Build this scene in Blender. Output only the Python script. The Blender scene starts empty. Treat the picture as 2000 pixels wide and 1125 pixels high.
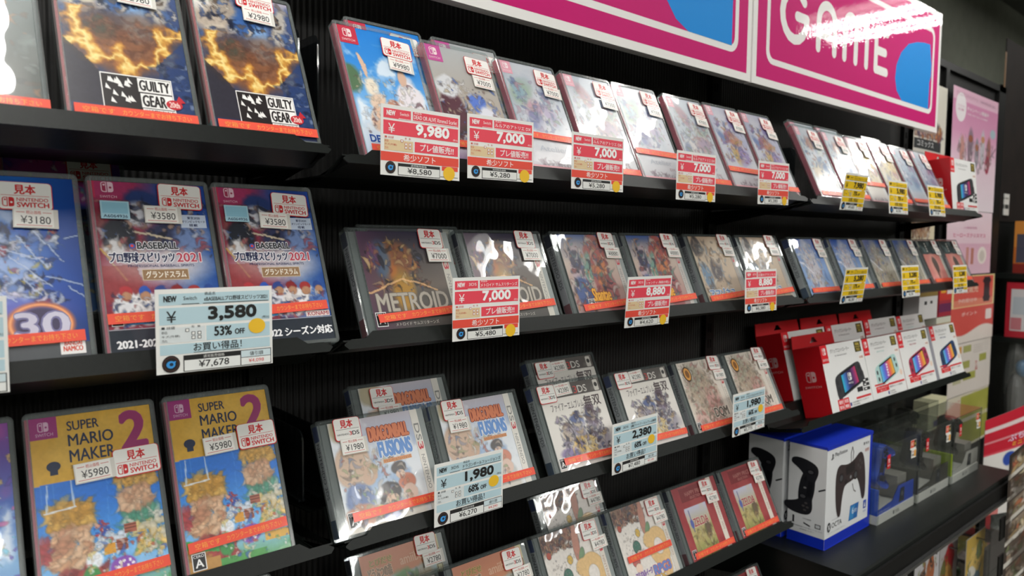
import bpy, math, random
import numpy as np
from mathutils import Matrix, Vector

SC = bpy.context.scene
COL = SC.collection
rad = math.radians

# ------------------------------------------------------------------ camera
CAM_Z = 1.45                      # metres above the floor
F_PX, PITCH, YAW, ROLL = 1404.4, rad(3.883), rad(40.628), rad(0.5345)
fw = Vector((math.sin(YAW)*math.cos(PITCH), math.cos(YAW)*math.cos(PITCH), -math.sin(PITCH)))
rt = Vector((math.cos(YAW), -math.sin(YAW), 0))
up = rt.cross(fw)
r2 = rt*math.cos(ROLL) + up*math.sin(ROLL)
u2 = up*math.cos(ROLL) - rt*math.sin(ROLL)
cd = bpy.data.cameras.new('camera')
cd.sensor_width = 36
cd.lens = F_PX/2000*36
cd.clip_start = .02
cd.dof.use_dof = True
cd.dof.focus_distance = .88
cd.dof.aperture_fstop = 6.5
cam = bpy.data.objects.new('camera', cd)
COL.objects.link(cam)
cam.matrix_world = Matrix(((r2.x, u2.x, -fw.x, 0), (r2.y, u2.y, -fw.y, 0), (r2.z, u2.z, -fw.z, CAM_Z), (0, 0, 0, 1)))
SC.camera = cam

# ------------------------------------------------------------------ world, exposure
w = bpy.data.worlds.new('world')
SC.world = w
w.use_nodes = True
w.node_tree.nodes['Background'].inputs[0].default_value = (.62, .66, .66, 1)
w.node_tree.nodes['Background'].inputs[1].default_value = .05
SC.view_settings.view_transform = 'Standard'
SC.view_settings.look = 'None'
SC.view_settings.exposure = 0.2
SC.view_settings.gamma = 1
SC.view_settings.use_curve_mapping = False
SC.cycles.use_denoising = True
SC.cycles.transparent_max_bounces = 24
SC.cycles.max_bounces = 8
SC.cycles.caustics_reflective = False
SC.cycles.caustics_refractive = False
SC.cycles.sample_clamp_indirect = 6

CEIL = 1.30                       # ceiling height above the camera
LAMPS = [(-2.04, .05), (0.03, .05), (2.10, .05), (4.17, .05), (-2.04, -2.6), (0.03, -2.6), (2.10, -2.6), (4.17, -2.6), (0.03, -4.3), (2.10, -4.3)]  # back row and outer left aisle lamp are added to even the light
LAMP_W = {True: 5.2, False: 15.0}  # watts per tube: aisle tubes set stronger to brighten the lower rows
for (lx, ly) in LAMPS:            # twin-tube fluorescent battens that run towards the shelves
    for s in (-1, 1):
        L = bpy.data.lights.new('tube_light', 'AREA')
        L.shape = 'RECTANGLE'
        L.size, L.size_y = .032, 1.16
        L.energy = LAMP_W[ly > -1]
        L.color = (1, .985, .94)
        o = bpy.data.objects.new('tube_light', L)
        o.location = (lx+s*.14, ly, CAM_Z+CEIL-.118)
        COL.objects.link(o)

# ------------------------------------------------------------------ helpers
def lin(c):
    if isinstance(c, str):
        c = c.lstrip('#')
        c = [int(c[i:i+2], 16)/255 for i in (0, 2, 4)]
    return [x/12.92 if x <= .04045 else ((x+.055)/1.055)**2.4 for x in c]

def hexrgb(c):
    c = c.lstrip('#')
    return np.array([int(c[i:i+2], 16)/255 for i in (0, 2, 4)])

def at(px, py, Y):
    """point of the plane y = Y that the photo shows at pixel (px, py)"""
    d = r2*((px-1000)/F_PX) + u2*((562.5-py)/F_PX) + fw
    return d*(Y/d.y) + Vector((0, 0, CAM_Z))

_txt = {}
def text_mesh(s, bold):
    k = (s, bold)
    if k not in _txt:
        c = bpy.data.curves.new('t', 'FONT')
        c.body = s
        c.resolution_u = 3
        c.offset = bold
        o = bpy.data.objects.new('t', c)
        COL.objects.link(o)
        dg = bpy.context.evaluated_depsgraph_get()
        e = o.evaluated_get(dg)
        m = e.to_mesh()
        v = np.array([x.co[:2] for x in m.vertices]).reshape(-1, 2)
        f = [tuple(p.vertices) for p in m.polygons]
        e.to_mesh_clear()
        bpy.data.objects.remove(o)
        bpy.data.curves.remove(c)
        if len(v):
            lo, hi = v.min(0), v.max(0)
            v = (v-lo)/np.maximum(hi-lo, 1e-6)
        _txt[k] = (v, f)
    return _txt[k]

EPS = .00013
class MB:
    """collects boxes and flat printed shapes into ONE mesh with a colour per vertex"""
    def __init__(s):
        s.v, s.f, s.c, s.m = [], [], [], []
        s.mi = 0
        s.bump = 0
        s.plane = None
        s.layer = 0
        s.front()
    def add(s, pts, faces, col):
        n = len(s.v)
        s.v += [tuple(p) for p in pts]
        s.f += [tuple(i+n for i in f) for f in faces]
        s.m += [s.mi]*len(faces)
        if isinstance(col, np.ndarray):
            s.c += [tuple(x) for x in col]
        else:
            l = tuple(lin(col))
            s.c += [l]*len(pts)
    # -- planes for printing: (u right, v up, layer) -> 3D
    def front(s, y=0, ox=0, oz=0):
        s.plane = lambda u, v, l: (ox+u, y-l*EPS, oz+v)
    def left(s, x=0, D=0, oz=0):
        s.plane = lambda u, v, l: (x-l*EPS, D-u, oz+v)
    def top(s, z=0, ox=0, oy=0):
        s.plane = lambda u, v, l: (ox+u, oy+v, z+l*EPS)
    def frame(s, O, U, V):
        O, U, V = Vector(O), Vector(U).normalized(), Vector(V).normalized()
        N = U.cross(V)
        s.plane = lambda u, v, l: tuple(O+U*u+V*v+N*(l*EPS))
    def P(s, pts, col, layer=1):
        s.bump += .004                                       # no two printed shapes share a plane
        layer = layer+s.bump
        s.add([s.plane(u, v, layer) for u, v in pts], [tuple(range(len(pts)))], col)
    def rect(s, x0, y0, x1, y1, col, layer=1):
        s.P([(x0, y0), (x1, y0), (x1, y1), (x0, y1)], col, layer)
    def rrect(s, x0, y0, x1, y1, r, col, layer=1, corners=(1, 1, 1, 1), n=5):
        r = min(r, (x1-x0)/2*.999, (y1-y0)/2*.999)
        pts = []
        for k, (cx, cy, a) in enumerate(((x0+r, y0+r, 180), (x1-r, y0+r, 270), (x1-r, y1-r, 0), (x0+r, y1-r, 90))):
            if corners[k]:
                for i in range(n+1):
                    t = rad(a+90*i/n)
                    pts.append((cx+r*math.cos(t), cy+r*math.sin(t)))
            else:
                pts.append(((x0, y0), (x1, y0), (x1, y1), (x0, y1))[k])
        s.P(pts, col, layer)
    def ell(s, cx, cy, rx, ry, col, layer=1, n=28, a=0):
        ca, sa = math.cos(a), math.sin(a)
        pts = []
        for i in range(n):
            t = 2*math.pi*i/n
            x, y = rx*math.cos(t), ry*math.sin(t)
            pts.append((cx+x*ca-y*sa, cy+x*sa+y*ca))
        s.P(pts, col, layer)
    def stroke(s, pts, w, col, layer=1, closed=False):
        q = list(pts)+([pts[0]] if closed else [])
        for a, b in zip(q[:-1], q[1:]):
            d = Vector((b[0]-a[0], b[1]-a[1]))
            if d.length < 1e-9:
                continue
            t0 = math.atan2(d.y, d.x)
            o = []
            for i in range(7):
                t = t0-math.pi/2+math.pi*i/6
                o.append((b[0]+w/2*math.cos(t), b[1]+w/2*math.sin(t)))
            for i in range(7):
                t = t0+math.pi/2+math.pi*i/6
                o.append((a[0]+w/2*math.cos(t), a[1]+w/2*math.sin(t)))
            s.P(o, col, layer)
    def text(s, t, x0, y0, x1, y1, col, layer=2, bold=0.0, rot=0):
        v, f = text_mesh(t, 0)
        if not len(v):
            return
        r = bold*min(y1-y0, x1-x0)                           # heavier letters: printed several times, slightly shifted
        if bold < .012:
            sh = [(0, 0)]
        elif bold < .05:
            sh = [(-r, 0), (r, 0), (0, r*.7), (0, -r*.7)]
        else:
            sh = [(r*math.cos(k*math.pi/5), r*math.sin(k*math.pi/5)) for k in range(10)]
        x0, y0, x1, y1 = x0+r, y0+r*.7, x1-r, y1-r*.7
        for dx, dy in sh:
            s.bump += .004
            out = []
            for a, b in v:
                if rot == 90:
                    a, b = 1-b, a        # reads upwards
                elif rot == -90:
                    a, b = b, 1-a        # reads downwards
                out.append(s.plane(x0+dx+(x1-x0)*a, y0+dy+(y1-y0)*b, layer+s.bump))
            s.add(out, f, col)
    def raster(s, img, x0, y0, x1, y1, layer=0):
        h, wd = img.shape[:2]
        xs = np.linspace(x0, x1, wd)
        ys = np.linspace(y1, y0, h)
        pts = [s.plane(x, y, layer) for y in ys for x in xs]
        faces = []
        for j in range(h-1):
            b = j*wd
            faces += [(b+i, b+wd+i, b+wd+i+1, b+i+1) for i in range(wd-1)]
        c = np.clip(img, 0, 1).reshape(-1, 3)
        c = np.where(c <= .04045, c/12.92, ((c+.055)/1.055)**2.4)
        s.add(pts, faces, c)
    def box(s, x0, y0, z0, x1, y1, z1, col='#808080', skip=''):
        p = [(x0, y0, z0), (x1, y0, z0), (x1, y1, z0), (x0, y1, z0), (x0, y0, z1), (x1, y0, z1), (x1, y1, z1), (x0, y1, z1)]
        fs = {'f': (0, 1, 5, 4), 'b': (2, 3, 7, 6), 'l': (3, 0, 4, 7), 'r': (1, 2, 6, 5), 't': (4, 5, 6, 7), 'd': (3, 2, 1, 0)}
        s.add(p, [f for k, f in fs.items() if k not in skip], col)
    def prism(s, poly, y0, y1, col='#808080'):
        """polygon in (x,z), counter-clockwise seen from -Y, extruded from y0 to y1"""
        n = len(poly)
        p = [(x, y0, z) for x, z in poly]+[(x, y1, z) for x, z in poly]
        fs = [tuple(range(n)), tuple(range(2*n-1, n-1, -1))]
        fs += [((i+1) % n, i, n+i, n+(i+1) % n) for i in range(n)]
        s.add(p, fs, col)
    def xprism(s, prof, x0, x1, col='#808080'):
        """polygon in (y,z) extruded along x"""
        n = len(prof)
        p = [(x0, y, z) for y, z in prof]+[(x1, y, z) for y, z in prof]
        fs = [tuple(range(n-1, -1, -1)), tuple(range(n, 2*n))]
        fs += [(i, (i+1) % n, n+(i+1) % n, n+i) for i in range(n)]
        s.add(p, fs, col)
    def sheet(s, line, th, x0, x1, col='#808080'):
        """a bent sheet: a polyline in (y,z) given a thickness, extruded along x"""
        P2 = [Vector(p) for p in line]
        off = []
        for i, p in enumerate(P2):
            d = (P2[min(i+1, len(P2)-1)]-P2[max(i-1, 0)]).normalized()
            off.append(p+Vector((d.y, -d.x))*th)
        s.xprism([tuple(p) for p in P2]+[tuple(p) for p in reversed(off)], x0, x1, col)
    def tube(s, a, b, r, col='#808080', n=10):
        a, b = Vector(a), Vector(b)
        d = (b-a).normalized()
        e = d.orthogonal().normalized()
        g = d.cross(e)
        p = []
        for q in (a, b):
            for i in range(n):
                t = 2*math.pi*i/n
                p.append(tuple(q+e*(r*math.cos(t))+g*(r*math.sin(t))))
        fs = [((i+1) % n, i, n+i, n+(i+1) % n) for i in range(n)]+[tuple(range(n)), tuple(range(2*n-1, n-1, -1))]
        s.add(p, fs, col)
    def blob(s, c, r, col='#808080', nu=14, nv=9, M=None):
        p, fs = [], []
        for j in range(nv+1):
            ph = -math.pi/2+math.pi*j/nv
            for i in range(nu):
                t = 2*math.pi*i/nu
                v = Vector((r[0]*math.cos(ph)*math.cos(t), r[1]*math.cos(ph)*math.sin(t), r[2]*math.sin(ph)))
                if M:
                    v = M @ v
                p.append((c[0]+v.x, c[1]+v.y, c[2]+v.z))
        for j in range(nv):
            for i in range(nu):
                fs.append((j*nu+i, j*nu+(i+1) % nu, (j+1)*nu+(i+1) % nu, (j+1)*nu+i))
        s.add(p, fs, col)
    def mesh(s, name, *mats):
        me = bpy.data.meshes.new(name)
        me.from_pydata(s.v, [], s.f)
        a = me.color_attributes.new('Col', 'FLOAT_COLOR', 'POINT')
        c = np.ones((len(s.v), 4), np.float32)
        c[:, :3] = np.array(s.c, np.float32)
        a.data.foreach_set('color', c.ravel())
        for m in mats:
            me.materials.append(m)
        if len(mats) > 1:
            me.polygons.foreach_set('material_index', s.m)
        me.update()
        return me
    def build(s, name, *mats, parent=None, loc=None):
        return link(name, s.mesh(name, *mats), parent, loc)

def link(name, me, parent=None, loc=None, rot=None):
    o = bpy.data.objects.new(name, me)
    COL.objects.link(o)
    if parent:
        o.parent = parent
    if loc is not None:
        o.location = loc
    if rot is not None:
        o.rotation_euler = rot
    return o

def tag(o, label, cat, group=None, kind=None):
    o['label'] = label
    o['category'] = cat
    if group:
        o['group'] = group
    if kind:
        o['kind'] = kind
    return o

def thing(name, label, cat, loc, rot=(0, 0, 0), group=None):
    o = bpy.data.objects.new(name, None)
    o.empty_display_size = .02
    COL.objects.link(o)
    o.location = loc
    o.rotation_euler = rot
    return tag(o, label, cat, group)

def struct(o):
    o['kind'] = 'structure'
    return o

# ------------------------------------------------------------------ materials
def new_mat(name):
    m = bpy.data.materials.new(name)
    m.use_nodes = True
    nt = m.node_tree
    return m, nt, nt.nodes['Principled BSDF'], nt.nodes['Material Output']

def noise_node(nt, scale, detail=3, coord='Object', stretch=None):
    tc = nt.nodes.new('ShaderNodeTexCoord')
    n = nt.nodes.new('ShaderNodeTexNoise')
    n.inputs['Scale'].default_value = scale
    n.inputs['Detail'].default_value = detail
    if stretch:
        mp = nt.nodes.new('ShaderNodeMapping')
        mp.inputs['Scale'].default_value = stretch
        nt.links.new(tc.outputs[coord], mp.inputs[0])
        nt.links.new(mp.outputs[0], n.inputs['Vector'])
    else:
        nt.links.new(tc.outputs[coord], n.inputs['Vector'])
    return n

def print_mat(name, rough=.5, coat=1.0, coat_rough=.03, wave=(14, .002), stretch=None, spec=.35, per_object=True):
    """printed paper or card under clear film: colour from the print, a glossy slightly wavy top coat"""
    m, nt, b, out = new_mat(name)
    a = nt.nodes.new('ShaderNodeAttribute')
    a.attribute_name = 'Col'
    nt.links.new(a.outputs['Color'], b.inputs['Base Color'])
    b.inputs['Roughness'].default_value = rough
    b.inputs['Specular IOR Level'].default_value = spec
    b.inputs['Coat Weight'].default_value = coat
    b.inputs['Coat Roughness'].default_value = coat_rough
    b.inputs['Coat IOR'].default_value = 1.5
    if wave:
        n = noise_node(nt, wave[0], 2, 'Object', stretch)
        if per_object:                                   # every sleeve wrinkles differently
            oi = nt.nodes.new('ShaderNodeObjectInfo')
            n.noise_dimensions = '4D'
            mul = nt.nodes.new('ShaderNodeMath')
            mul.operation = 'MULTIPLY'
            mul.inputs[1].default_value = 53
            nt.links.new(oi.outputs['Random'], mul.inputs[0])
            nt.links.new(mul.outputs[0], n.inputs['W'])
        bp = nt.nodes.new('ShaderNodeBump')
        bp.inputs['Strength'].default_value = 1
        bp.inputs['Distance'].default_value = wave[1]
        nt.links.new(n.outputs['Fac'], bp.inputs['Height'])
        nt.links.new(bp.outputs[0], b.inputs['Coat Normal'])
    return m

M_FILM = print_mat('printed_cover_in_film', .30, 1, .02, (11, .0026), spec=.45)
M_STICK = print_mat('printed_sticker', .55, .35, .15, (30, .0006))
M_CARD = print_mat('laminated_price_card', .5, .8, .05, (16, .0012))
M_BOX = print_mat('printed_carton', .42, .25, .2, (9, .0006))
M_POSTER = print_mat('printed_poster', .5, .25, .2, (5, .004))
M_SIGN = print_mat('glossy_sign_sheet', .6, .8, .02, (140, .00010), spec=.15)

def plain(name, col, rough=.5, metal=0, bump=None, spec=.5, var=.0, coat=0):
    m, nt, b, out = new_mat(name)
    c = lin(col) if isinstance(col, str) else col
    b.inputs['Roughness'].default_value = rough
    b.inputs['Metallic'].default_value = metal
    b.inputs['Specular IOR Level'].default_value = spec
    b.inputs['Coat Weight'].default_value = coat
    n = noise_node(nt, bump[0] if bump else 20, 4)
    r = nt.nodes.new('ShaderNodeValToRGB')
    r.color_ramp.elements[0].position, r.color_ramp.elements[1].position = .3, .7
    r.color_ramp.elements[0].color = (*[x*(1-var) for x in c], 1)
    r.color_ramp.elements[1].color = (*[min(1, x*(1+var)) for x in c], 1)
    nt.links.new(n.outputs['Fac'], r.inputs[0])
    nt.links.new(r.outputs[0], b.inputs['Base Color'])
    if bump:
        bp = nt.nodes.new('ShaderNodeBump')
        bp.inputs['Distance'].default_value = bump[1]
        nt.links.new(n.outputs['Fac'], bp.inputs['Height'])
        nt.links.new(bp.outputs[0], b.inputs['Normal'])
    return m

def clear(name, tint=(.9, .95, .95), body=.25, grey='#aab4b2', rough=.06, spec=.5):
    """clear plastic: mostly see-through, some milky body, glossy skin"""
    m, nt, b, out = new_mat(name)
    n = noise_node(nt, 60, 2)
    r = nt.nodes.new('ShaderNodeValToRGB')
    g = lin(grey)
    r.color_ramp.elements[0].color = (*[x*.8 for x in g], 1)
    r.color_ramp.elements[1].color = (*[min(1, x*1.15) for x in g], 1)
    nt.links.new(n.outputs['Fac'], r.inputs[0])
    nt.links.new(r.outputs[0], b.inputs['Base Color'])
    b.inputs['Roughness'].default_value = rough
    b.inputs['Specular IOR Level'].default_value = spec
    b.inputs['Coat Weight'].default_value = 1
    b.inputs['Coat Roughness'].default_value = .04
    t = nt.nodes.new('ShaderNodeBsdfTransparent')
    t.inputs[0].default_value = (*tint, 1)
    gl = nt.nodes.new('ShaderNodeBsdfGlossy')
    gl.inputs['Roughness'].default_value = rough
    fr = nt.nodes.new('ShaderNodeFresnel')
    ge = nt.nodes.new('ShaderNodeNewGeometry')               # same reflectance seen from inside and outside
    ma = nt.nodes.new('ShaderNodeMath')
    ma.operation = 'MULTIPLY_ADD'
    ma.inputs[1].default_value = 1/1.5-1.5
    ma.inputs[2].default_value = 1.5
    nt.links.new(ge.outputs['Backfacing'], ma.inputs[0])
    nt.links.new(ma.outputs[0], fr.inputs[0])
    mx = nt.nodes.new('ShaderNodeMixShader')
    nt.links.new(fr.outputs[0], mx.inputs[0])
    nt.links.new(t.outputs[0], mx.inputs[1])
    nt.links.new(gl.outputs[0], mx.inputs[2])
    m2 = nt.nodes.new('ShaderNodeMixShader')
    m2.inputs[0].default_value = body
    nt.links.new(mx.outputs[0], m2.inputs[1])
    nt.links.new(b.outputs[0], m2.inputs[2])
    nt.links.new(m2.outputs[0], out.inputs[0])
    return m

M_SHELL = clear('frosted_case_plastic', (.84, .9, .9), .20, '#c6cdcc', .12)
M_CLEAR = clear('clear_case_plastic', (.9, .93, .93), .16, '#9ba3a2', .05)
M_PACK = clear('clear_box_plastic', (.93, .95, .94), .07, '#8a8d88', .05)
M_BAG = clear('clear_bag_film', (.9, .92, .92), .22, '#9a9c98', .12)
M_SMOKE = clear('smoked_acrylic', (.25, .27, .28), .25, '#2a2e30', .05)
M_BLACK = plain('black_powder_coated_metal', '#121614', .42, 0, (260, .00012), .25, .12)
M_BLACK2 = plain('black_painted_frame', '#0a0a0a', .5, 0, (120, .0001), .25, .15)
M_STEEL = plain('bright_steel_edge', '#8d9090', .3, 1, None)
M_CEIL = plain('ceiling_board', '#5d605a', .85, 0, (30, .0006), .2, .05)
M_WALL = plain('dark_olive_wall_paint', '#6c6f64', .8, 0, (18, .001), .2, .08)
M_FLOOR = plain('grey_vinyl_floor', '#6a6863', .45, 0, (9, .0004), .4, .12)
M_WHITE = plain('white_enamel', '#dddddb', .4, 0, None)
M_WOOD = plain('varnished_wood_trim', '#7a5a38', .5, 0, (25, .0006), .4, .2)

def panel_mat():
    m, nt, b, out = new_mat('black_ribbed_back_panel')
    tc = nt.nodes.new('ShaderNodeTexCoord')
    wv = nt.nodes.new('ShaderNodeTexWave')
    wv.bands_direction = 'X'
    wv.inputs['Scale'].default_value = 38
    nt.links.new(tc.outputs['Object'], wv.inputs['Vector'])
    r = nt.nodes.new('ShaderNodeValToRGB')
    r.color_ramp.elements[0].color = (*lin('#070606'), 1)
    r.color_ramp.elements[1].color = (*lin('#100e0b'), 1)
    nt.links.new(wv.outputs['Fac'], r.inputs[0])
    nt.links.new(r.outputs[0], b.inputs['Base Color'])
    bp = nt.nodes.new('ShaderNodeBump')
    bp.inputs['Distance'].default_value = .0015
    nt.links.new(wv.outputs['Fac'], bp.inputs['Height'])
    nt.links.new(bp.outputs[0], b.inputs['Normal'])
    b.inputs['Roughness'].default_value = .6
    return m
M_PANEL = panel_mat()

def emit_mat(name, col, st):
    m, nt, b, out = new_mat(name)
    n = noise_node(nt, 3, 1)
    r = nt.nodes.new('ShaderNodeValToRGB')
    r.color_ramp.elements[0].color = (*[x*.96 for x in col], 1)
    r.color_ramp.elements[1].color = (*col, 1)
    nt.links.new(n.outputs['Fac'], r.inputs[0])
    nt.links.new(r.outputs[0], b.inputs['Emission Color'])
    b.inputs['Emission Strength'].default_value = st
    return m
M_TUBE = emit_mat('glowing_tube', (1, .985, .94), 12)

# ------------------------------------------------------------------ the setting
def shell_box(name, x0, y0, z0, x1, y1, z1, mat):
    b = MB()
    b.box(x0, y0, z0, x1, y1, z1)
    return struct(b.build(name, mat))

shell_box('floor', -4, -5, -.1, 8, 1.3, 0, M_FLOOR)
shell_box('ceiling', -4, -5, CAM_Z+CEIL, 8, 1.3, CAM_Z+CEIL+.1, M_CEIL)
shell_box('wall_back', -4, 1.3, 0, 8, 1.4, CAM_Z+CEIL, M_WALL)
shell_box('wall_right', 8, -5, 0, 8.1, 1.4, CAM_Z+CEIL, M_WALL)
shell_box('wall_left', -4.1, -5, 0, -4, 1.4, CAM_Z+CEIL, M_WALL)
shell_box('wall_front', -4.1, -5.1, 0, 8.1, -5, CAM_Z+CEIL, M_WALL)

def Zc(z):
    return CAM_Z+z

def luminaire(lx, ly, label):
    t = thing('ceiling_lamp', label, 'ceiling lamp', (lx, ly, Zc(CEIL)), group='fluorescent ceiling lamps')
    b = MB()
    b.prism([(-.22, -.03), (.22, -.03), (.20, 0), (-.20, 0)], -.64, .64)
    b.box(-.2, -.64, -.1, .2, -.61, -.03)
    b.box(-.2, .61, -.1, .2, .64, -.03)
    b.build('housing', M_WHITE, parent=t)
    for s in (-1, 1):
        b = MB()
        b.tube((s*.14, -.61, -.085), (s*.14, .61, -.085), .014)
        b.build('tube', M_TUBE, parent=t)
for i, (lx, ly) in enumerate(LAMPS):
    luminaire(lx, ly, 'twin-tube white ceiling lamp %s, %s' % (
        'above the front of the shelves' if ly > -1 else 'over the aisle' if ly > -4 else 'added beyond the aisle for even light',
        ['far left', 'near left', 'above the middle', 'right', 'far left', 'near left', 'in the middle', 'right', 'left one', 'right one'][i]))

# gondola rack: back panels and uprights
BAY = [-.645, .347, 1.331, 2.325]
rack = thing('gondola_rack', 'black metal gondola rack with ribbed back panels that carries all the shelves', 'shelf rack', (0, 0, 0))
for a, c in zip(BAY[:-1], BAY[1:]):
    b = MB()
    b.box(a+.015, .905, .1, c-.015, .925, Zc(.565))
    b.build('back_panel', M_PANEL, parent=rack)
for x in BAY:
    b = MB()
    b.box(x-.015, .893, .05, x+.015, .935, Zc(.57))
    for k in range(52):                                   # slotted upright
        z = .2+k*.034
        b.box(x-.006, .8915, z, x-.002, .893, z+.018)
        b.box(x+.002, .8915, z, x+.006, .893, z+.018)
    b.build('upright', M_BLACK2, parent=rack)
b = MB()
b.box(BAY[0], .893, Zc(.57), 3.24, .94, Zc(.592))
b.build('top_rail', M_BLACK2, parent=rack)
b = MB()
b.box(2.34, .905, .1, 3.20, .925, Zc(.57))
b.build('side_panel', M_BLACK2, parent=rack)
b = MB()
b.box(2.625, .893, .1, 2.655, .905, Zc(.57))
b.build('upright', M_BLACK2, parent=rack)
b = MB()
b.box(3.165, .893, .1, 3.24, .94, Zc(.592))
b.build('end_post', M_BLACK2, parent=rack)

def fr(a, bb, z, th, y=.69):
    """tray frame -> world (y, z): a goes down the tray floor, bb up the face of the cases"""
    return (y+a*math.cos(th)+bb*math.sin(th), Zc(z)-a*math.sin(th)+bb*math.cos(th))

def make_tray(x0, x1, z, label, th=.43, tier=None, group='slanted display shelves'):
    t = thing('display_shelf', label, 'shelf', ((x0+x1)/2, .69, Zc(z)), group=group)
    inv = t.location.copy()
    L = lambda p: (p[0]-inv.y, p[1]-inv.z)
    xa, xb = x0-inv.x, x1-inv.x
    b = MB()
    line = [L(fr(-.003, -.0072, z, th)), L(fr(.03 if not tier or tier[0] < .76 else .066, -.0072, z, th))]
    if tier:
        f2 = lambda a, bb: L(fr(a, bb, z+tier[1], th, tier[0]))
        line += [f2(-.006, -.012), f2(-.006, -.0072), f2(.034, -.0072)]
    else:
        line += [L(fr(.042, -.0072, z, th))]
    line += [L((.893, fr(.034, -.0072, z+(tier[1] if tier else 0), th, tier[0] if tier else .69)[1]-(.012 if tier else .004)))]
    b.sheet(line, .0016, xa, xb)
    b.build('tray', M_BLACK, parent=t)
    # front lip, notched at both ends
    b = MB()
    w_ = xb-xa
    top, bot = 0.0005, -.0175
    out = [(0, bot+.004), (.004, bot), (w_-.004, bot), (w_, bot+.004), (w_, -.012), (w_-.004, -.0095), (w_-.009, -.007), (w_-.026, -.007),
           (w_-.036, top), (.036, top), (.026, -.007), (.009, -.007), (.004, -.0095), (0, -.012)]
    P0 = [(xa+u, *L(fr(-.0046, v, z, th))) for u, v in out]
    P1 = [(xa+u, *L(fr(-.0030, v, z, th))) for u, v in out]
    n = len(out)
    b.add(P0+P1, [tuple(range(n)), tuple(range(2*n-1, n-1, -1))]+[((i+1) % n, i, n+i, n+(i+1) % n) for i in range(n)], '#191b1b')
    b.build('front_lip', M_BLACK, parent=t)
    for x in (xa+.004, xb-.0056):                           # end brackets below the tray
        b = MB()
        pr = [L(fr(0, -.017, z, th)), L((.893, Zc(z)-.055)), L((.893, Zc(z)-.03)), L(fr(.03, -.010, z, th)), L(fr(0, -.010, z, th))]
        b.xprism(pr, x, x+.0016)
        b.build('bracket', M_BLACK, parent=t)
    return t

R1, R2, R3, R4 = .0914, -.1028, -.3200, -.5400
B1, B2, B3, B4 = .0989, -.1028, -.3167, -.528
C1, C2, C3, C4 = .088, -.1045, -.359, -.619
make_tray(-.640, .340, B1, 'slanted black shelf at upper left under the three cases with fiery covers')
make_tray(-.640, .340, B2, 'slanted black shelf at left middle under the baseball cases', tier=(.776, .0328))
make_tray(-.640, .340, B3, 'slanted black shelf at lower left under the yellow and blue cases')
make_tray(-.640, .340, B4, 'slanted black shelf at lower left, lowest and mostly below the photo')
make_tray(.354, 1.324, R1, 'topmost slanted shelf of the middle bay, hung with five red price cards')
make_tray(.354, 1.324, R2, 'slanted black middle-bay shelf, second from top, hung with three red price cards')
make_tray(.354, 1.324, R3, 'slanted black middle-bay shelf hung with three pale blue price cards', tier=(.742, .023))
make_tray(.354, 1.315, R4, 'slanted black middle-bay shelf with two dark red cases at its right end', tier=(.742, .026))
make_tray(.354, 1.315, -.760, 'slanted black shelf in the middle bay, lowest, just below the photo')
make_tray(1.338, 2.318, C1, 'topmost slanted shelf of the far bay, with a red-sided box at its end')
make_tray(1.338, 2.318, C2, 'slanted far-bay shelf with yellow price cards under square cases')
make_tray(1.338, 2.300, C3, 'slanted black shelf in the far bay under the white controller cartons', th=.25, tier=(.774, .020))

def divider(name, x, y0, y1, z0, z1, mat, label, group, r=.012):
    t = thing(name, label, 'divider', (x, y0, Zc(z0)), group=group)
    h, d = z1-z0, y1-y0
    b = MB()
    prof = [(0, 0), (d, 0), (d, h)]+[(r-r*math.sin(rad(a)), h-r+r*math.cos(rad(a))) for a in (0, 22, 45, 67, 90)]
    b.xprism(prof, -.001, .001)
    b.build('plate', mat, parent=t)
    b = MB()
    b.box(-.004, .004, -.001, .004, d-.004, .001)
    b.build('foot', mat, parent=t)
g = 'end dividers'
divider('shelf_divider', .3365, .747, .885, .118, .225, M_SMOKE, 'smoked upright divider beside the right-hand fiery case', g)
divider('shelf_divider', .3585, .747, .885, .112, .222, M_SMOKE, 'smoked upright divider left of the beach cover case', g)
divider('shelf_divider', .3585, .747, .885, -.295, -.215, M_SMOKE, 'smoked upright divider left of the front orange and blue square case', g)
divider('shelf_divider', .3365, .747, .885, -.295, -.215, M_SMOKE, 'smoked upright divider beside the right-hand yellow and blue case', g)
divider('shelf_divider', 1.3455, .72, .885, .108, .185, M_SMOKE, 'smoked divider plate between the pale case row and the next bay', g)
for x, s in ((.6735, 'between the orange case and the first white case'), (.8282, 'between the two white cases'),
             (.9835, 'between the white cases and the red cases'), (1.1388, 'between the two red cases')):
    divider('shelf_divider', x, .735, .81, -.520, -.462, M_CLEAR, 'low clear divider plate '+s, 'clear dividers on the lower shelf')

# deep flat shelf of the far bay
t = thing('deep_shelf', 'deep flat black shelf with slotted top under the game pad boxes', 'shelf', (1.33, .565, Zc(C4)))
b = MB()
b.xprism([(0, -.004), (.003, 0), (.328, 0), (.328, -.03), (.322, -.03), (.322, -.004), (.004, -.005), (.004, -.028), (0, -.028)], 0, .965)
b.top(0)
for k in range(98):
    x = .012+k*.0096
    b.rect(x, .031, x+.0034, .040, '#030303', 1)
b.build('board', M_BLACK, parent=t)
b = MB()
b.xprism([(-.006, -.012), (-.0005, -.012), (-.0005, -.056), (-.010, -.056), (-.012, -.050), (-.006, -.046)], 0, .965)
b.build('price_rail', M_BLACK2, parent=t)
b = MB()
b.xprism([(-.0135, -.0485), (-.012, -.0485), (-.0105, -.0572), (-.012, -.0572)], 0, .965)
b.build('rail_edge', M_STEEL, parent=t)
for x in (.001, .963):
    b = MB()
    b.xprism([(.006, -.005), (.006, -.04), (.328, -.1), (.328, -.005)], x, x+.0016)
    b.build('bracket', M_BLACK, parent=t)

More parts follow.
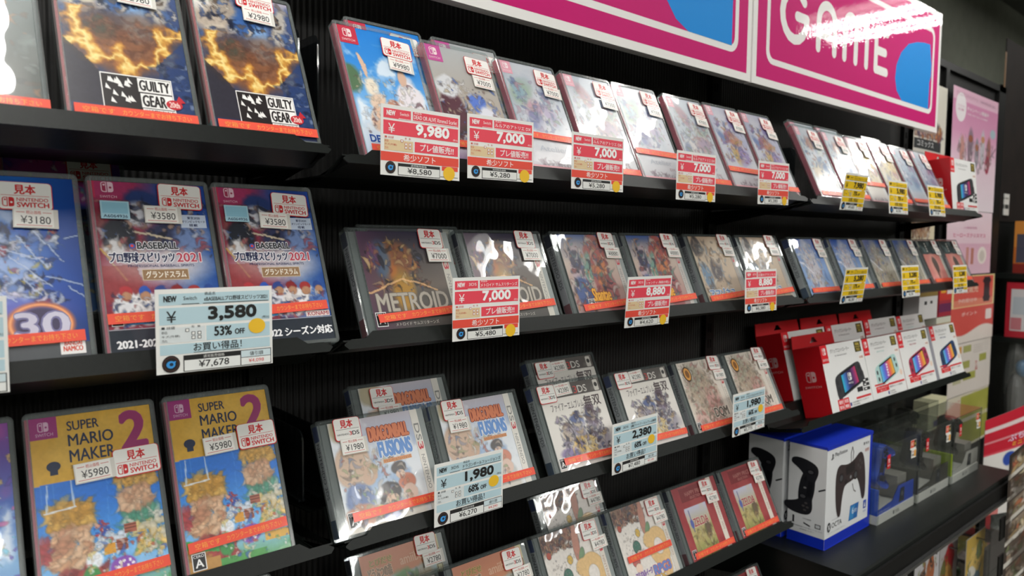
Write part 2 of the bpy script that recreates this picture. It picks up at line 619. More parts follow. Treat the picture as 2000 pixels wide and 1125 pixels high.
# ------------------------------------------------------------------ the two magenta signs
def sign(x0, x1, z0, z1, label, right):
    Y = .78
    K = .78/.65                                            # drawn at 1/K size below
    t = thing('hanging_sign', label, 'sign', (x0*K, Y, Zc(z0*K)))
    W, H = x1-x0, z1-z0
    MG, WH = '#cc0a72', '#f2f0ee'
    b = MB()
    b.box(0, 0, 0, W, .018, H, WH)
    b.front(0)
    b.rect(.012, .012, W-.012, H-.012, MG, 1)
    b.rrect(.040, .038, W-.038, H-.042, .022, WH, 2)
    b.rrect(.050, .048, W-.048, H-.052, .014, MG, 3)
    if right:
        BL = '#128fe4'
        ix1, iz0 = W-.048, .048
        b.P([(.590, iz0), (ix1-.012, iz0), (ix1-.012, iz0+.06), (ix1-.004, iz0+.075), (ix1-.004, .150), (ix1-.010, .166), (.735, .192), (.700, .190),
             (.660, .184), (.615, .172), (.578, .148), (.556, .118), (.552, .09), (.562, .066)], BL, 4)
        S = lambda pts, w=.0172, c=False: b.stroke(pts, w, WH, 4, c)
        base, cap = .0935, .172
        def arc(cx, cy, rx, ry, a0, a1, n=14):
            return [(cx+rx*math.cos(rad(a0+(a1-a0)*i/n)), cy+ry*math.sin(rad(a0+(a1-a0)*i/n))) for i in range(n+1)]
        gx, gy = .130, .133
        S(arc(gx, gy, .042, .041, 42, 360)+[(gx+.008, gy)])
        S([(.215, base)]+[(.215, .140)]+arc(.246, .142, .031, .031, 180, 0)+[(.277, base)])
        S([(.215, .118), (.277, .118)], .013)
        S([(.318, base), (.318, .150)]+arc(.3415, .152, .0235, .021, 180, 0)+[(.365, base)])
        S([(.365, .150)]+arc(.3885, .152, .0235, .021, 180, 0)+[(.412, base)])
        S([(.506, base), (.455, base), (.455, cap), (.506, cap)])
        S([(.455, .132), (.498, .132)])
    else:
        BL = '#128fe4'
        ix1 = W-.048
        b.P([(.630, .048), (.700, .048), (ix1-.008, .048), (ix1-.008, .2), (.60, .215), (.572, .17), (.560, .12), (.575, .085), (.60, .06)], BL, 4)
    b.build('panel', M_SIGN, parent=t).scale = (K, 1, K)
    for x in (.1, W-.1):
        b = MB()
        b.box(x*K-.01, .018, .20, x*K+.01, .113, .22)
        b.build('bracket', M_BLACK2, parent=t)
sign(.262, 1.0615, .2575, .5300, 'large magenta sign with white border and plain blue shape, above the middle bay', False)
sign(1.0665, 1.866, .2575, .5300, 'magenta sign with rounded white lettering and a blue shape at its right end', True)

# ------------------------------------------------------------------ painting printed pictures
class Art:
    """a small painted picture: colour per point of a fine sheet"""
    def __init__(s, w, h, col, seed=1, ppm=1100):
        s.w, s.h = max(8, int(w*ppm)), max(8, int(h*ppm))
        s.asp = h/w
        s.rng = np.random.default_rng(seed)
        s.im = np.ones((s.h, s.w, 3))*hexrgb(col)
        s.U, s.V = np.meshgrid((np.arange(s.w)+.5)/s.w, (np.arange(s.h)+.5)/s.h)
    def noise(s, cells, oct=3):
        tot = np.zeros((s.h, s.w))
        amp, norm = 1., 0.
        for o in range(oct):
            c = int(cells*2**o)
            ch, cw = max(2, int(c*s.asp))+2, c+2
            g = s.rng.random((ch, cw))
            x, y = s.U*c, s.V*(ch-2)
            i, j = x.astype(int), y.astype(int)
            fx, fy = x-i, y-j
            fx, fy = fx*fx*(3-2*fx), fy*fy*(3-2*fy)
            tot += amp*((g[j, i]*(1-fx)+g[j, i+1]*fx)*(1-fy)+(g[j+1, i]*(1-fx)+g[j+1, i+1]*fx)*fy)
            norm += amp
            amp *= .5
        return tot/norm
    def mix(s, a, col):
        a = np.clip(a, 0, 1)[..., None]
        c = hexrgb(col) if isinstance(col, str) else col
        s.im = s.im*(1-a)+c*a
        return s
    def vgrad(s, stops):
        vs = [p for p, _ in stops]
        cs = np.array([hexrgb(c) for _, c in stops])
        for k in range(3):
            s.im[..., k] = np.interp(s.V, vs, cs[:, k])
        return s
    def hmix(s, col, u0, u1, a=1.0):
        return s.mix(a*np.clip((s.U-u0)/(u1-u0), 0, 1), col)
    def blob(s, cx, cy, rx, ry, col, soft=.15, ang=0, a=1.0, wob=0):
        """cx, cy, rx as fractions of the width/height, ry as a fraction of the height"""
        x, y = (s.U-cx), (s.V-cy)*s.asp
        ca, sa = math.cos(rad(ang)), math.sin(rad(ang))
        X, Y = x*ca+y*sa, -x*sa+y*ca
        d = np.sqrt((X/rx)**2+(Y/(ry*s.asp))**2)
        if wob:
            d = d+wob*(s.noise(5)-.5)
        return s.mix(a*np.clip((1-d)/max(soft, 1e-3)+.5, 0, 1), col)
    def poly(s, pts, col, a=1.0):
        ins = np.zeros((s.h, s.w), bool)
        n = len(pts)
        for i in range(n):
            (x0, y0), (x1, y1) = pts[i], pts[(i+1) % n]
            if y0 == y1:
                continue
            c = ((y0 > s.V) != (y1 > s.V)) & (s.U < (x1-x0)*(s.V-y0)/(y1-y0)+x0)
            ins ^= c
        return s.mix(ins*a, col)
    def rect(s, u0, v0, u1, v1, col, a=1.0):
        return s.mix(((s.U >= u0) & (s.U <= u1) & (s.V >= v0) & (s.V <= v1))*a, col)
    def line(s, p, q, w, col, a=1.0):
        ax, ay, bx, by = p[0], p[1]*s.asp, q[0], q[1]*s.asp
        dx, dy = bx-ax, by-ay
        t = np.clip(((s.U-ax)*dx+(s.V*s.asp-ay)*dy)/(dx*dx+dy*dy+1e-9), 0, 1)
        d = np.hypot(s.U-ax-t*dx, s.V*s.asp-ay-t*dy)
        return s.mix(a*np.clip((w-d)/(w*.4+1e-6), 0, 1), col)
    def ring(s, cx, cy, r, w, col, soft=.4, a=1.0, flat=1.0):
        d = np.abs(np.hypot(s.U-cx, (s.V-cy)*s.asp/flat)-r)
        return s.mix(a*np.clip((w-d)/(w*soft), 0, 1), col)
    def scatter(s, n, pal, box, size, a=.9, dark=.5, elong=3.4):
        """many small brush marks with darker edges"""
        u0, v0, u1, v1 = box
        n, size, dark = int(n*2.6), (size[0]*.55, size[1]*.62), dark*.7
        for i in range(n):
            cx, cy = s.rng.uniform(u0, u1), s.rng.uniform(v0, v1)
            r = s.rng.uniform(*size)
            e = s.rng.uniform(1, elong)
            a_ = a*s.rng.uniform(.5, 1)
            an = s.rng.uniform(0, math.pi)
            col = hexrgb(pal[int(s.rng.integers(len(pal)))])
            R = r*e*1.4
            i0, i1 = max(0, int((cx-R)*s.w)), min(s.w, int((cx+R)*s.w)+1)
            j0, j1 = max(0, int((cy-R/s.asp)*s.h)), min(s.h, int((cy+R/s.asp)*s.h)+1)
            if i1 <= i0 or j1 <= j0:
                continue
            x = s.U[j0:j1, i0:i1]-cx
            y = (s.V[j0:j1, i0:i1]-cy)*s.asp
            X, Y = x*math.cos(an)+y*math.sin(an), -x*math.sin(an)+y*math.cos(an)
            Y = Y+s.rng.uniform(-.5, .5)*X*X/r
            d = np.sqrt((X/(r*e))**2+(Y/r)**2)
            sub = s.im[j0:j1, i0:i1]
            if dark:
                k = (np.clip((1.18-d)/.1, 0, 1)*dark*a_)[..., None]
                sub[:] = sub*(1-k)+col*.35*k
            k = (np.clip((1-d)/.25, 0, 1)*a_)[..., None]
            sh = (1.08-.25*np.clip(d, 0, 1))[..., None]
            sub[:] = sub*(1-k)+np.clip(col*sh, 0, 1)*k
        return s
    def clouds(s, col, cells=4, lo=.5, hi=.65, a=1.0, box=None):
        n = s.noise(cells, 4)
        k = np.clip((n-lo)/(hi-lo), 0, 1)*a
        if box:
            u0, v0, u1, v1 = box
            k *= np.clip((s.U-u0)/.06, 0, 1)*np.clip((u1-s.U)/.06, 0, 1)*np.clip((s.V-v0)/.05, 0, 1)*np.clip((v1-s.V)/.05, 0, 1)
        return s.mix(k, col)
    def warp(s, amt, cells=4):
        dx, dy = (s.noise(cells)-.5)*amt*s.w, (s.noise(cells)-.5)*amt*s.w
        i = np.clip((s.U*s.w+dx).astype(int), 0, s.w-1)
        j = np.clip((s.V*s.h+dy).astype(int), 0, s.h-1)
        s.im = s.im[j, i]
        return s
    def ink(s, k=1.2):
        l = s.im.mean(2)
        gx, gy = np.gradient(l)
        s.im = s.im*(1-np.clip(np.hypot(gx, gy)*k*.6, 0, .4))[..., None]
        return s
    def grain(s, a=.05, cells=40):
        s.im = np.clip(s.im*(1+(s.noise(cells, 2)-.5)[..., None]*2*a), 0, 1)
        return s

# ------------------------------------------------------------------ small printed marks
def switch_logo(b, x0, y0, h, col, hole, layer=3):
    """two rounded halves, the left one outlined, the right one filled"""
    w_ = h*.98
    g = w_*.035
    xm = x0+w_/2
    b.rrect(x0, y0, xm-g, y0+h, h*.24, col, layer, (1, 0, 0, 1))
    t_ = h*.085
    b.rrect(x0+t_, y0+t_, xm-g-t_, y0+h-t_, h*.17, hole, layer+1, (1, 0, 0, 1))
    b.ell(x0+w_*.25, y0+h*.70, h*.095, h*.095, col, layer+2, 12)
    b.rrect(xm+g, y0, x0+w_, y0+h, h*.24, col, layer, (0, 1, 1, 0))
    b.ell(x0+w_*.76, y0+h*.45, h*.105, h*.105, hole, layer+1, 12)

_stick = {}
def sample_sticker(kind):
    if kind in _stick:
        return _stick[kind]
    b = MB()
    RD = '#cf2a2e'
    if kind == 'switch':
        W, H = .040, .0265
        b.front(0, -W/2, -H/2)
        b.rrect(0, 0, W, H, .0035, RD, 1)
        b.rrect(.0009, .0009, W-.0007, H-.0004, .003, '#efeeea', 2)
        b.text('見本', .0118, .0148, .0278, .0242, RD, 3, .035)
        b.rect(.0025, .0134, W-.0025, .0138, RD, 3)
        switch_logo(b, .0032, .0030, .0088, RD, '#efeeea', 3)
        b.text('NINTENDO', .0135, .0082, W-.0035, .0116, RD, 3, .02)
        b.text('SWITCH', .0135, .0026, W-.003, .0074, RD, 3, .045)
    else:
        W, H = .0335, .0260
        b.front(0, -W/2, -H/2)
        b.rrect(0, 0, W, H, .0035, RD, 1)
        b.rrect(.0009, .0009, W-.0007, H-.0004, .003, '#efeeea', 2)
        b.text('見本', .0083, .0143, .0242, .0240, RD, 3, .035)
        b.rect(.0025, .0128, W-.0025, .0132, '#5a4a48', 3)
        b.text('NINTENDO', .0030, .0062, .0175, .0082, '#3a3836', 3, .02)
        b.text('3', .0180, .0054, .0214, .0100, RD, 3, .03)
        b.text('DS', .0218, .0054, .0305, .0100, '#26262a', 3, .03)
    _stick[kind] = b.mesh('sample_sticker', M_STICK)
    return _stick[kind]

_price = {}
def price_sticker(p):
    if p not in _price:
        b = MB()
        W, H = .0285, .0165
        b.front(0, -W/2, -H/2)
        b.rect(-.001, -.001, W+.0035, H+.0005, '#d9d6cf', 1)
        b.rect(0, 0, W, H, '#f1efea', 2)
        RD = '#c8463c'
        b.text('税込価格', .0085, .0118, .0195, .0152, RD, 3, .01)
        b.rect(.0015, .0132, .0075, .0137, RD, 3)
        b.rect(.0205, .0132, W-.0015, .0137, RD, 3)
        b.rect(.0015, .0012, W-.0015, .0017, RD, 3)
        b.text('¥'+p, .0045, .0030, W-.0022, .0102, '#2b2b2c', 3, .004)
        _price[p] = b.mesh('price_sticker', M_STICK)
    return _price[p]

_strip = {}
def notice_strip(L):
    k = round(L, 3)
    if k not in _strip:
        b = MB()
        H = .0098
        b.front(0, 0, -H/2)
        b.rect(0, 0, L, H, '#e8543f', 1)
        f = L/.098
        b.text('空箱です', .006*f, .0022, .030*f, .0076, '#f2a24a', 2, .004)
        b.text('カウンターまでお持ち下さい', .036*f, .0022, L-.006, .0076, '#f2a24a', 2, .004)
        _strip[k] = b.mesh('notice_strip', M_STICK)
    return _strip[k]

def cero(b, x, y, s, l=3, letter='A'):
    b.rect(x, y, x+s*.8, y+s, '#f0f0f0', l)
    b.rect(x+s*.05, y+s*.05, x+s*.75, y+s*.95, '#1d1d20', l+1)
    b.text(letter, x+s*.16, y+s*.18, x+s*.64, y+s*.66, '#f0f0f0', l+2, .03)
    b.text('CERO', x+s*.1, y+s*.74, x+s*.7, y+s*.9, '#f0f0f0', l+2)

def corner_badge(b, W, H, col='#c93d52', ink='#f3dfe0', s=.024):
    """console badge at the cover's top left corner"""
    b.rect(0, H-s, s, H, col, 2)
    switch_logo(b, s*.27, H-s*.62, s*.46, ink, col, 3)
    b.text('SWITCH', s*.16, H-s*.86, s*.84, H-s*.73, ink, 3, .01)

# ------------------------------------------------------------------ covers
SWW, SWH, SWV, SWD = .108, .179, .172, .0115
DSW, DSH, DSV, DSD = .147, .1334, .1264, .0160
SW_C = (.0045, .0045, .1035, .1735)          # cover rectangle inside the tall case: x0, z0, x1, z1
DS_C = (.0135, .0045, .1405, .1285)

def cover_tools(b, w, h):
    def T(s, u0, v0, u1, v1, col, bold=.01, layer=2, **k):
        b.text(s, u0*w, h*(1-v1), u1*w, h*(1-v0), col, layer, bold, **k)
    def Rr(u0, v0, u1, v1, col, layer=1):
        b.rect(u0*w, h*(1-v1), u1*w, h*(1-v0), col, layer)
    return T, Rr

def outlined(T, s, box, col, edge, bold=.03, eb=.075, layer=2):
    u0, v0, u1, v1 = box
    T(s, u0-.006, v0-.004, u1+.006, v1+.004, edge, eb, layer)
    T(s, u0, v0, u1, v1, col, bold, layer+1)

SKIN = ['#e8c3a6', '#f0d5bf', '#d9a98a']

def cv_fire_dark(b, w, h):
    A = Art(w, h, '#4b5a5c', 11)
    A.vgrad([(0, '#5c6c6e'), (.5, '#44524f'), (1, '#3d3f38')])
    A.hmix('#8a5c38', .75, 0, .8).clouds('#c06a32', 3, .5, .7, .8, (0, .45, .7, .9)).clouds('#90a0a0', 5, .55, .75, .5)
    A.scatter(40, ['#7d8a86', '#a66f45', '#5a4534', '#2c3434'], (0, .2, 1, .95), (.01, .05), .5).warp(.08, 5)
    A.ring(.02, .3, .14, .02, '#e58a4a', .8)
    b.raster(A.im, 0, 0, w, h)

def cv_fire(b, w, h):
    T, Rr = cover_tools(b, w, h)
    A = Art(w, h, '#26365c', 21)
    A.vgrad([(0, '#c4bccc'), (.08, '#4a5c8a'), (.5, '#34446c'), (1, '#2c3a60')])
    A.blob(.16, .17, .24, .17, '#b8aa9c', .4, 20, 1, .5).blob(.08, .08, .12, .1, '#e2ddd8', .5, 30).blob(.3, .12, .08, .14, '#a89c90', .4, -30).blob(.86, .20, .06, .16, '#c4bcb0', .5, 15, .9, .8).blob(.20, .30, .12, .05, '#cfc4b4', .4, -25, .9, .7)
    A.blob(.52, .22, .16, .17, '#3f67a6', .4, 15, 1, .4).blob(.60, .30, .09, .10, '#7fa4d2', .5, 40, 1, .3)
    A.scatter(60, ['#41527e', '#5b7ab0', '#a59a90', '#d6cec4', '#1e2742', '#6a5648'], (.02, .02, .98, .45), (.012, .045), .8)
    A.blob(.5, .45, .46, .13, '#5f4c48', .6, 8, .9, .6).blob(.48, .56, .36, .14, '#85583e', .5, 0, 1, .4).blob(.62, .38, .12, .10, '#8a7a72', .5, 30, .8, .8).blob(.30, .42, .12, .06, '#4a5044', .5, -20, .8, .8)
    A.scatter(50, ['#7c5040', '#5a3830', '#94604a', '#a87a60', '#8c5f4a'], (.2, .36, .85, .62), (.012, .05), .45, .3).warp(.06, 5)
    n = A.noise(9, 3)
    # crescent of flame
    cx, cy = .5, .40
    d = np.hypot((A.U-cx)/.50, (A.V-cy)*A.asp/.52)
    ang = np.arctan2((A.V-cy), (A.U-cx)*.6)
    k = np.clip(1-np.abs(d-.76-.75*(n-.5))/.24, 0, 1)*np.clip((ang+.35)*3, 0, 1)*np.clip((math.pi+.2-ang)*4, 0, 1)
    k = np.maximum(k, np.clip(1-np.abs(d-.78-.7*(n-.5))/.26, 0, 1)*(A.U < .34)*(A.V > .30))
    A.mix(k*1.2, '#c97a34').mix(np.clip(k*1.7-.6, 0, 1), '#f0bf52').mix(np.clip(k*2-1.3, 0, 1), '#fbeab4')
    A.poly([(0, .5), (.1, .58), (.3, .74), (.3, .9), (0, .9)], '#332e34', .85).rect(0, .9, 1, 1, '#2b3250')
    A.poly([(.72, .62), (1, .45), (1, .92), (.78, .92)], '#2c4272', .8)
    A.scatter(26, ['#8fa0c2', '#3d5488', '#1d2a4c'], (.68, .6, 1, .95), (.008, .04), .7)
    A.warp(.05, 8).ink(.9).grain(.06)
    b.raster(A.im, 0, 0, w, h)
    Rr(.25, .705, .835, .945, '#f4f2f0', 1)
    Rr(.258, .712, .825, .94, '#2a2526', 2)
    Rr(.545, .716, .822, .80, '#f4f2f0', 3)
    Rr(.555, .808, .822, .895, '#f4f2f0', 3)
    T('GUILTY', .555, .725, .812, .792, '#2a2526', .035, 4)
    T('GEAR', .565, .816, .765, .888, '#2a2526', .035, 4)
    Rr(.56, .900, .835, .945, '#f4f2f0', 3)
    T('ANNIVERSARY PACK', .57, .905, .83, .935, '#2a2526', .02, 4)
    # plain torn brush shapes beside the title
    rg = random.Random(4)
    for i in range(16):
        x = .265+.22*rg.random()
        y = .74+.15*rg.random()
        b.P([(x*w, h*(1-y)), ((x+.045)*w, h*(1-y-.008)), ((x+.01)*w, h*(1-y+.03))], '#f4f2f0', 4)
    b.ell(.83*w, h*(1-.86), .07*w, .030*h, '#c5303a', 5, 18)
    b.P([(.84*w, h*.15), (.93*w, h*.16), (.88*w, h*.20)], '#c5303a', 5)
    T('20th', .785, .842, .875, .878, '#f4d0c8', .03, 6)

def cv_robot(b, w, h):
    T, Rr = cover_tools(b, w, h)
    A = Art(w, h, '#1b55b4', 31)
    A.vgrad([(0, '#1f5cae'), (.25, '#1d57b8'), (.55, '#2f63c4'), (.72, '#6f6ec0'), (.8, '#5a5a86'), (1, '#50525a')])
    A.hmix('#123a86', .6, 1, .8).clouds('#dfe6f6', 4, .5, .68, .7, (-.1, .15, .75, .7))
    A.blob(.3, .4, .42, .14, '#9db6e6', .6, 25, .7, .7)
    A.scatter(95, ['#f0f2fa', '#c5d0ee', '#28407c', '#a83a4c', '#d8c25a', '#6f8fd0', '#16264e', '#e6e0f4'], (.0, .25, .82, .68), (.008, .045), .85)
    for i in range(14):
        u = A.rng.uniform(.1, .9)
        v = A.rng.uniform(.25, .6)
        A.line((u, v), (u+A.rng.uniform(.1, .3), v+A.rng.uniform(-.05, .18)), .008, '#cfdcf6', .8)
    A.warp(.05, 7).ink(.8)
    A.ring(.66, .795, .215, .045, '#d97a4e', .8, 1, .8).ring(.66, .795, .215, .016, '#f6b27c', .9, 1, .8).blob(.66, .795, .17, .085, '#4b4360', .2)
    A.rect(0, .90, 1, 1, '#55585c')
    b.raster(A.im, 0, 0, w, h)
    outlined(T, '30', (.47, .735, .87, .865), '#cdc9dc', '#7d79a4', .04, .09, 2)
    outlined(T, '大戦', (.10, .76, .40, .865), '#f0cf5c', '#fbf6e6', .05, .1, 2)
    Rr(.78, .885, .965, .96, '#f2efee', 2)
    T('BANDAI', .81, .893, .94, .915, '#d8513c', .03, 3)
    T('NAMCO', .80, .918, .945, .945, '#d8513c', .04, 3)

def cv_baseball(b, w, h):
    T, Rr = cover_tools(b, w, h)
    A = Art(w, h, '#7c3a4a', 41)
    n = A.noise(3, 2)
    A.im[:] = hexrgb('#8a2f42')
    A.hmix('#5f7fb4', .35, .75).hmix('#27509c', .7, 1.0)
    A.vgrad  # (colours run left to right)
    A.blob(.12, .02, .3, .12, '#a83a66', .8).blob(.85, .05, .35, .16, '#23489a', .8)
    A.blob(.40, .12, .15, .08, '#2c3f74', .3, 10, 1, .3).blob(.38, .19, .13, .08, '#cfd0da', .4, -20, 1, .4)
    A.blob(.18, .32, .15, .09, '#262a34', .3, 20, 1, .3).blob(.14, .40, .10, .06, '#d8d6d8', .4, 40, 1, .5)
    A.blob(.58, .33, .20, .08, '#33395a', .4, -15, 1, .4).blob(.82, .32, .17, .10, '#6f86b6', .4, 30, 1, .5)
    A.scatter(70, ['#d9d8de', '#2c3252', '#a55460', '#8a6a5c', '#5a76b4', '#c9a48c', '#1d2132'], (.02, .12, .98, .46), (.012, .045), .75)
    A.line((.32, .30), (.62, .34), .014, '#d8c9b0').line((.02, .40), (.2, .58), .012, '#c8a05c')
    A.blob(.5, .50, .42, .10, '#d8d2d6', .7, 0, .85)
    A.poly([(0, .5), (.3, .5), (.36, .68), (0, .7)], '#9c4a44', .55)
    for i, (cx, c1, c2) in enumerate([(.18, '#b23a40', '#e6e6ea'), (.34, '#2f58b4', '#ece9ea'), (.48, '#33488c', '#dcdce6'), (.62, '#8c2c30', '#e2dcdc'), (.76, '#a83a3a', '#eceaec'), (.9, '#2c4c94', '#5b7cbc')]):
        A.blob(cx, .74, .115, .10, c2, .15, 0, 1, .25)
        A.blob(cx, .645, .055, .032, c1, .15, -10, 1)
        A.blob(cx+.005, .672, .045, .028, '#b98a6c', .2)
    A.scatter(60, ['#f2f0f2', '#c9cada', '#3456a4', '#b04848', '#8f93a8', '#2a3660'], (.05, .66, .98, .86), (.008, .03), .7)
    A.warp(.03, 8).ink(.9)
    A.rect(0, .855, 1, 1, '#2b323c').grain(.05)
    b.raster(A.im, 0, 0, w, h)
    b.rect(0, h*.90, .022*w, h, '#c23a5c', 1)
    switch_logo(b, .075*w, h*.934, .0105, '#e9c6d4', '#a83a5a', 2)
    T('SWITCH', .06, .085, .2, .1, '#e9c6d4', .01)
    b.ell(.275*w, h*(1-.383), .026*w, .026*w, '#3b64b8', 2, 18)
    b.ell(.275*w, h*(1-.383), .014*w, .014*w, '#e24a4a', 3, 14)
    outlined(T, 'BASEBALL', (.315, .36, .68, .402), '#23262c', '#e9e9ee', .04, .09)
    outlined(T, 'プロ野球スピリッツ', (.07, .42, .635, .482), '#2a2f52', '#f4f4f8', .035, .08)
    outlined(T, '2021', (.65, .425, .875, .48), '#c0455a', '#f6e9ec', .03, .08)
    T('PROFESSIONAL BASEBALL SPIRITS', .22, .492, .80, .507, '#34426c', .015)
    Rr(.33, .52, .74, .585, '#d8c8b0', 2)
    Rr(.336, .524, .734, .581, '#9c7c5c', 3)
    T('グランドスラム', .36, .531, .715, .573, '#f6eee0', .03, 4)
    Rr(.0, .852, 1, .856, '#aab0ba', 2)
    Rr(.72, .812, .985, .848, '#e7d9d6', 2)
    T('KONAMI', .74, .818, .975, .843, '#a83440', .02, 3)
    T('2021-2022 シーズン対応', .05, .905, .985, .962, '#f2f2f4', .045)
    Rr(.17, .79, .42, .83, '#4fa4e0', 1)
    T('早期購入', .2, .797, .38, .823, '#eef6fc', .03)
    cero(b, .03*w, h*.165, .012)
    T('東京2020', .80, .20, .92, .218, '#26305c', .02)
    Rr(.735, .19, .975, .27, '#c5d2e6', 1)
    T('オリンピックモード', .745, .224, .965, .24, '#26305c', .02)
    T('搭載', .81, .246, .89, .263, '#26305c', .02)

def cv_yellow_blue(b, w, h):
    T, Rr = cover_tools(b, w, h)
    A = Art(w, h, '#2470cc', 51)
    A.vgrad([(0, '#2f7ad2'), (.45, '#2a74d4'), (.7, '#4a9ae2'), (.86, '#8fc4ee'), (1, '#5d9f5a')])
    A.clouds('#9ccbf2', 5, .55, .7, .6, (.3, .5, 1, .9))
    for k in range(9):
        A.rect(.1*k+.05, .35, .1*k+.054, .75, '#5b9be4', .35)
    # loose confetti-like colour fields
    def field(n, pal, box, size, al=.9):
        A.scatter(n, pal, box, size, al, .25, 2.6)
    field(46, ['#dca64a', '#c9963c', '#e6b860', '#d8a044'], (.08, .47, .42, .60), (.03, .07))
    field(60, ['#e2b48e', '#d8a680', '#ecc6a4', '#c98f70'], (.10, .60, .38, .80), (.03, .07))
    field(50, ['#a83a3e', '#b84a48', '#8c3034'], (.06, .82, .46, .98), (.03, .08))
    field(26, ['#c79048', '#b07c38'], (.0, .84, .2, 1), (.03, .07))
    field(34, ['#d9a650', '#e2b464'], (.64, .36, .96, .44), (.02, .06))
    field(46, ['#e2b492', '#ecc8a8', '#d0a080'], (.66, .45, .90, .57), (.02, .06))
    field(30, ['#5fa890', '#4f9880', '#e8e4d8'], (.66, .58, .96, .66), (.02, .06))
    field(16, ['#3455b8', '#c83a3a', '#e8c8b0'], (.43, .58, .54, .67), (.015, .03))
    field(16, ['#e8ecf4', '#d4e0f0'], (.44, .67, .64, .73), (.02, .05))
    field(10, ['#b2424a', '#c85a58'], (.0, .62, .08, .74), (.03, .05))
    field(30, ['#e8bc5e', '#f0d084', '#ddd6c0'], (.74, .65, .98, .79), (.02, .06))
    A.warp(.05, 6)
    A.rect(.48, .715, .575, .765, '#d89a34').rect(.58, .705, .68, .76, '#9a5644').rect(.66, .63, .76, .68, '#a8604c')
    for k in range(3):
        A.line((.58, .717+.018*k), (.68, .715+.018*k), .004, '#5f3026').line((.66, .642+.015*k), (.76, .640+.015*k), .004, '#5f3026')
    A.blob(.40, .78, .07, .045, '#e9eef6', .3, 0, 1, .7).blob(.37, .87, .07, .06, '#3f8f4c', .25, 0, 1, .7).blob(.62, .84, .10, .05, '#8a50b4', .2, 0, 1, .6)
    for i in range(12):
        A.blob(A.rng.uniform(.53, .7), A.rng.uniform(.81, .88), .012, .008, '#f2eef8', .3)
    A.poly([(0, .80), (.3, .86), (.3, .90), (0, .85)], '#3f9a4c').rect(0, .92, .3, 1, '#b98a4a').rect(.3, .94, .75, 1, '#4f9a50').rect(.75, .86, 1, .91, '#d8a848')
    A.scatter(46, ['#ffffff', '#e8d48a', '#4fa85c', '#c85a44', '#f0e2cc', '#3a66c8'], (.35, .68, 1, .98), (.008, .03), .7)
    A.line((.06, .50), (.30, .49), .008, '#dfe9f6', .9).line((.10, .36), (.08, .50), .008, '#cfe0f4', .8).line((.28, .34), (.29, .49), .008, '#cfe0f4', .8)
    A.rect(0, 0, 1, .335, '#d7a83c').poly([(0, .30), (.45, .335), (1, .335), (0, .355)], '#d7a83c')
    A.clouds('#e6bc58', 3, .5, .7, .5, (0, 0, 1, .33)).grain(.04)
    b.raster(A.im, 0, 0, w, h)
    b.rect(0, h*.885, .215*w, h, '#9c2f78', 1)
    switch_logo(b, .065*w, h*.925, .0085, '#d8b2cc', '#9c2f78', 2)
    T('SWITCH', .045, .083, .18, .1, '#d8b2cc', .01)
    NV = '#1f2c4a'
    T('SUPER', .29, .036, .55, .088, NV, .02)
    T('MARIO', .29, .108, .66, .172, NV, .02)
    T('MAKER', .29, .192, .66, .258, NV, .02)
    outlined(T, '2', (.72, .025, .95, .235), '#9c2f6c', '#a84078', .06, .08)
    T('スーパーマリオメーカー', .29, .272, .58, .292, NV, .01)
    b.ell(.16*w, h*(1-.265), .055*w, .026*h, NV, 2, 18)
    b.rect(.13*w, h*(1-.31), .19*w, h*(1-.28), NV, 2)
    cero(b, .03*w, .004, .016)

def cv_galaxy(b, w, h):
    A = Art(w, h, '#3a3f9c', 61)
    A.vgrad([(0, '#8a3f9c'), (.2, '#5a48a8'), (.45, '#3f6cc0'), (.7, '#7fb0de'), (1, '#3f66a8')])
    A.clouds('#d04c9c', 3, .5, .7, .8, (0, 0, 1, .4)).clouds('#e8f0fa', 5, .55, .7, .8, (0, .4, 1, 1)).scatter(80, ['#fff0c0', '#f070b0', '#70d0f0', '#ffd870', '#ffffff', '#6a50c0'], (0, 0, 1, 1), (.006, .04), .7).warp(.06, 6)
    b.raster(A.im, 0, 0, w, h)

def cv_beach(b, w, h):
    T, Rr = cover_tools(b, w, h)
    A = Art(w, h, '#3f8fe0', 71)
    A.vgrad([(0, '#2f86dc'), (.3, '#3f92e2'), (.55, '#74b2ea'), (.72, '#9cc8ee'), (.8, '#d8e4f0'), (1, '#c4dcf2')])
    A.clouds('#f2f7fc', 4, .5, .66, .85, (0, .1, 1, .9))
    A.blob(.05, .42, .12, .10, '#5d7a5c', .4, 0, 1, .4)
    # plain soft colour fields
    A.blob(.27, .47, .09, .07, '#f0e6d4', .4, 10, 1, .6).blob(.30, .58, .11, .08, '#e6cdb8', .3, 30, 1, .6).blob(.30, .70, .12, .12, '#e2c0a8', .25, 25, 1, .5).blob(.22, .30, .03, .10, '#e2bfa6', .2, -12)
    A.blob(.52, .60, .10, .05, '#c8927c', .3, 0, 1, .4).blob(.75, .55, .16, .22, '#ece6ec', .3, 8, 1, .5).blob(.72, .36, .06, .07, '#dcb8a2', .3)
    A.scatter(50, ['#f4efe6', '#e8cbb4', '#d8e6f6', '#7c5c64', '#f0dcc4', '#ffffff'], (.08, .38, .95, .82), (.012, .04), .7)
    A.warp(.05, 6).ink(.6)
    b.raster(A.im, 0, 0, w, h)
    corner_badge(b, w, h)
    outlined(T, 'DEAD', (.08, .845, .38, .90), '#3258a4', '#e6eef8', .05, .09)

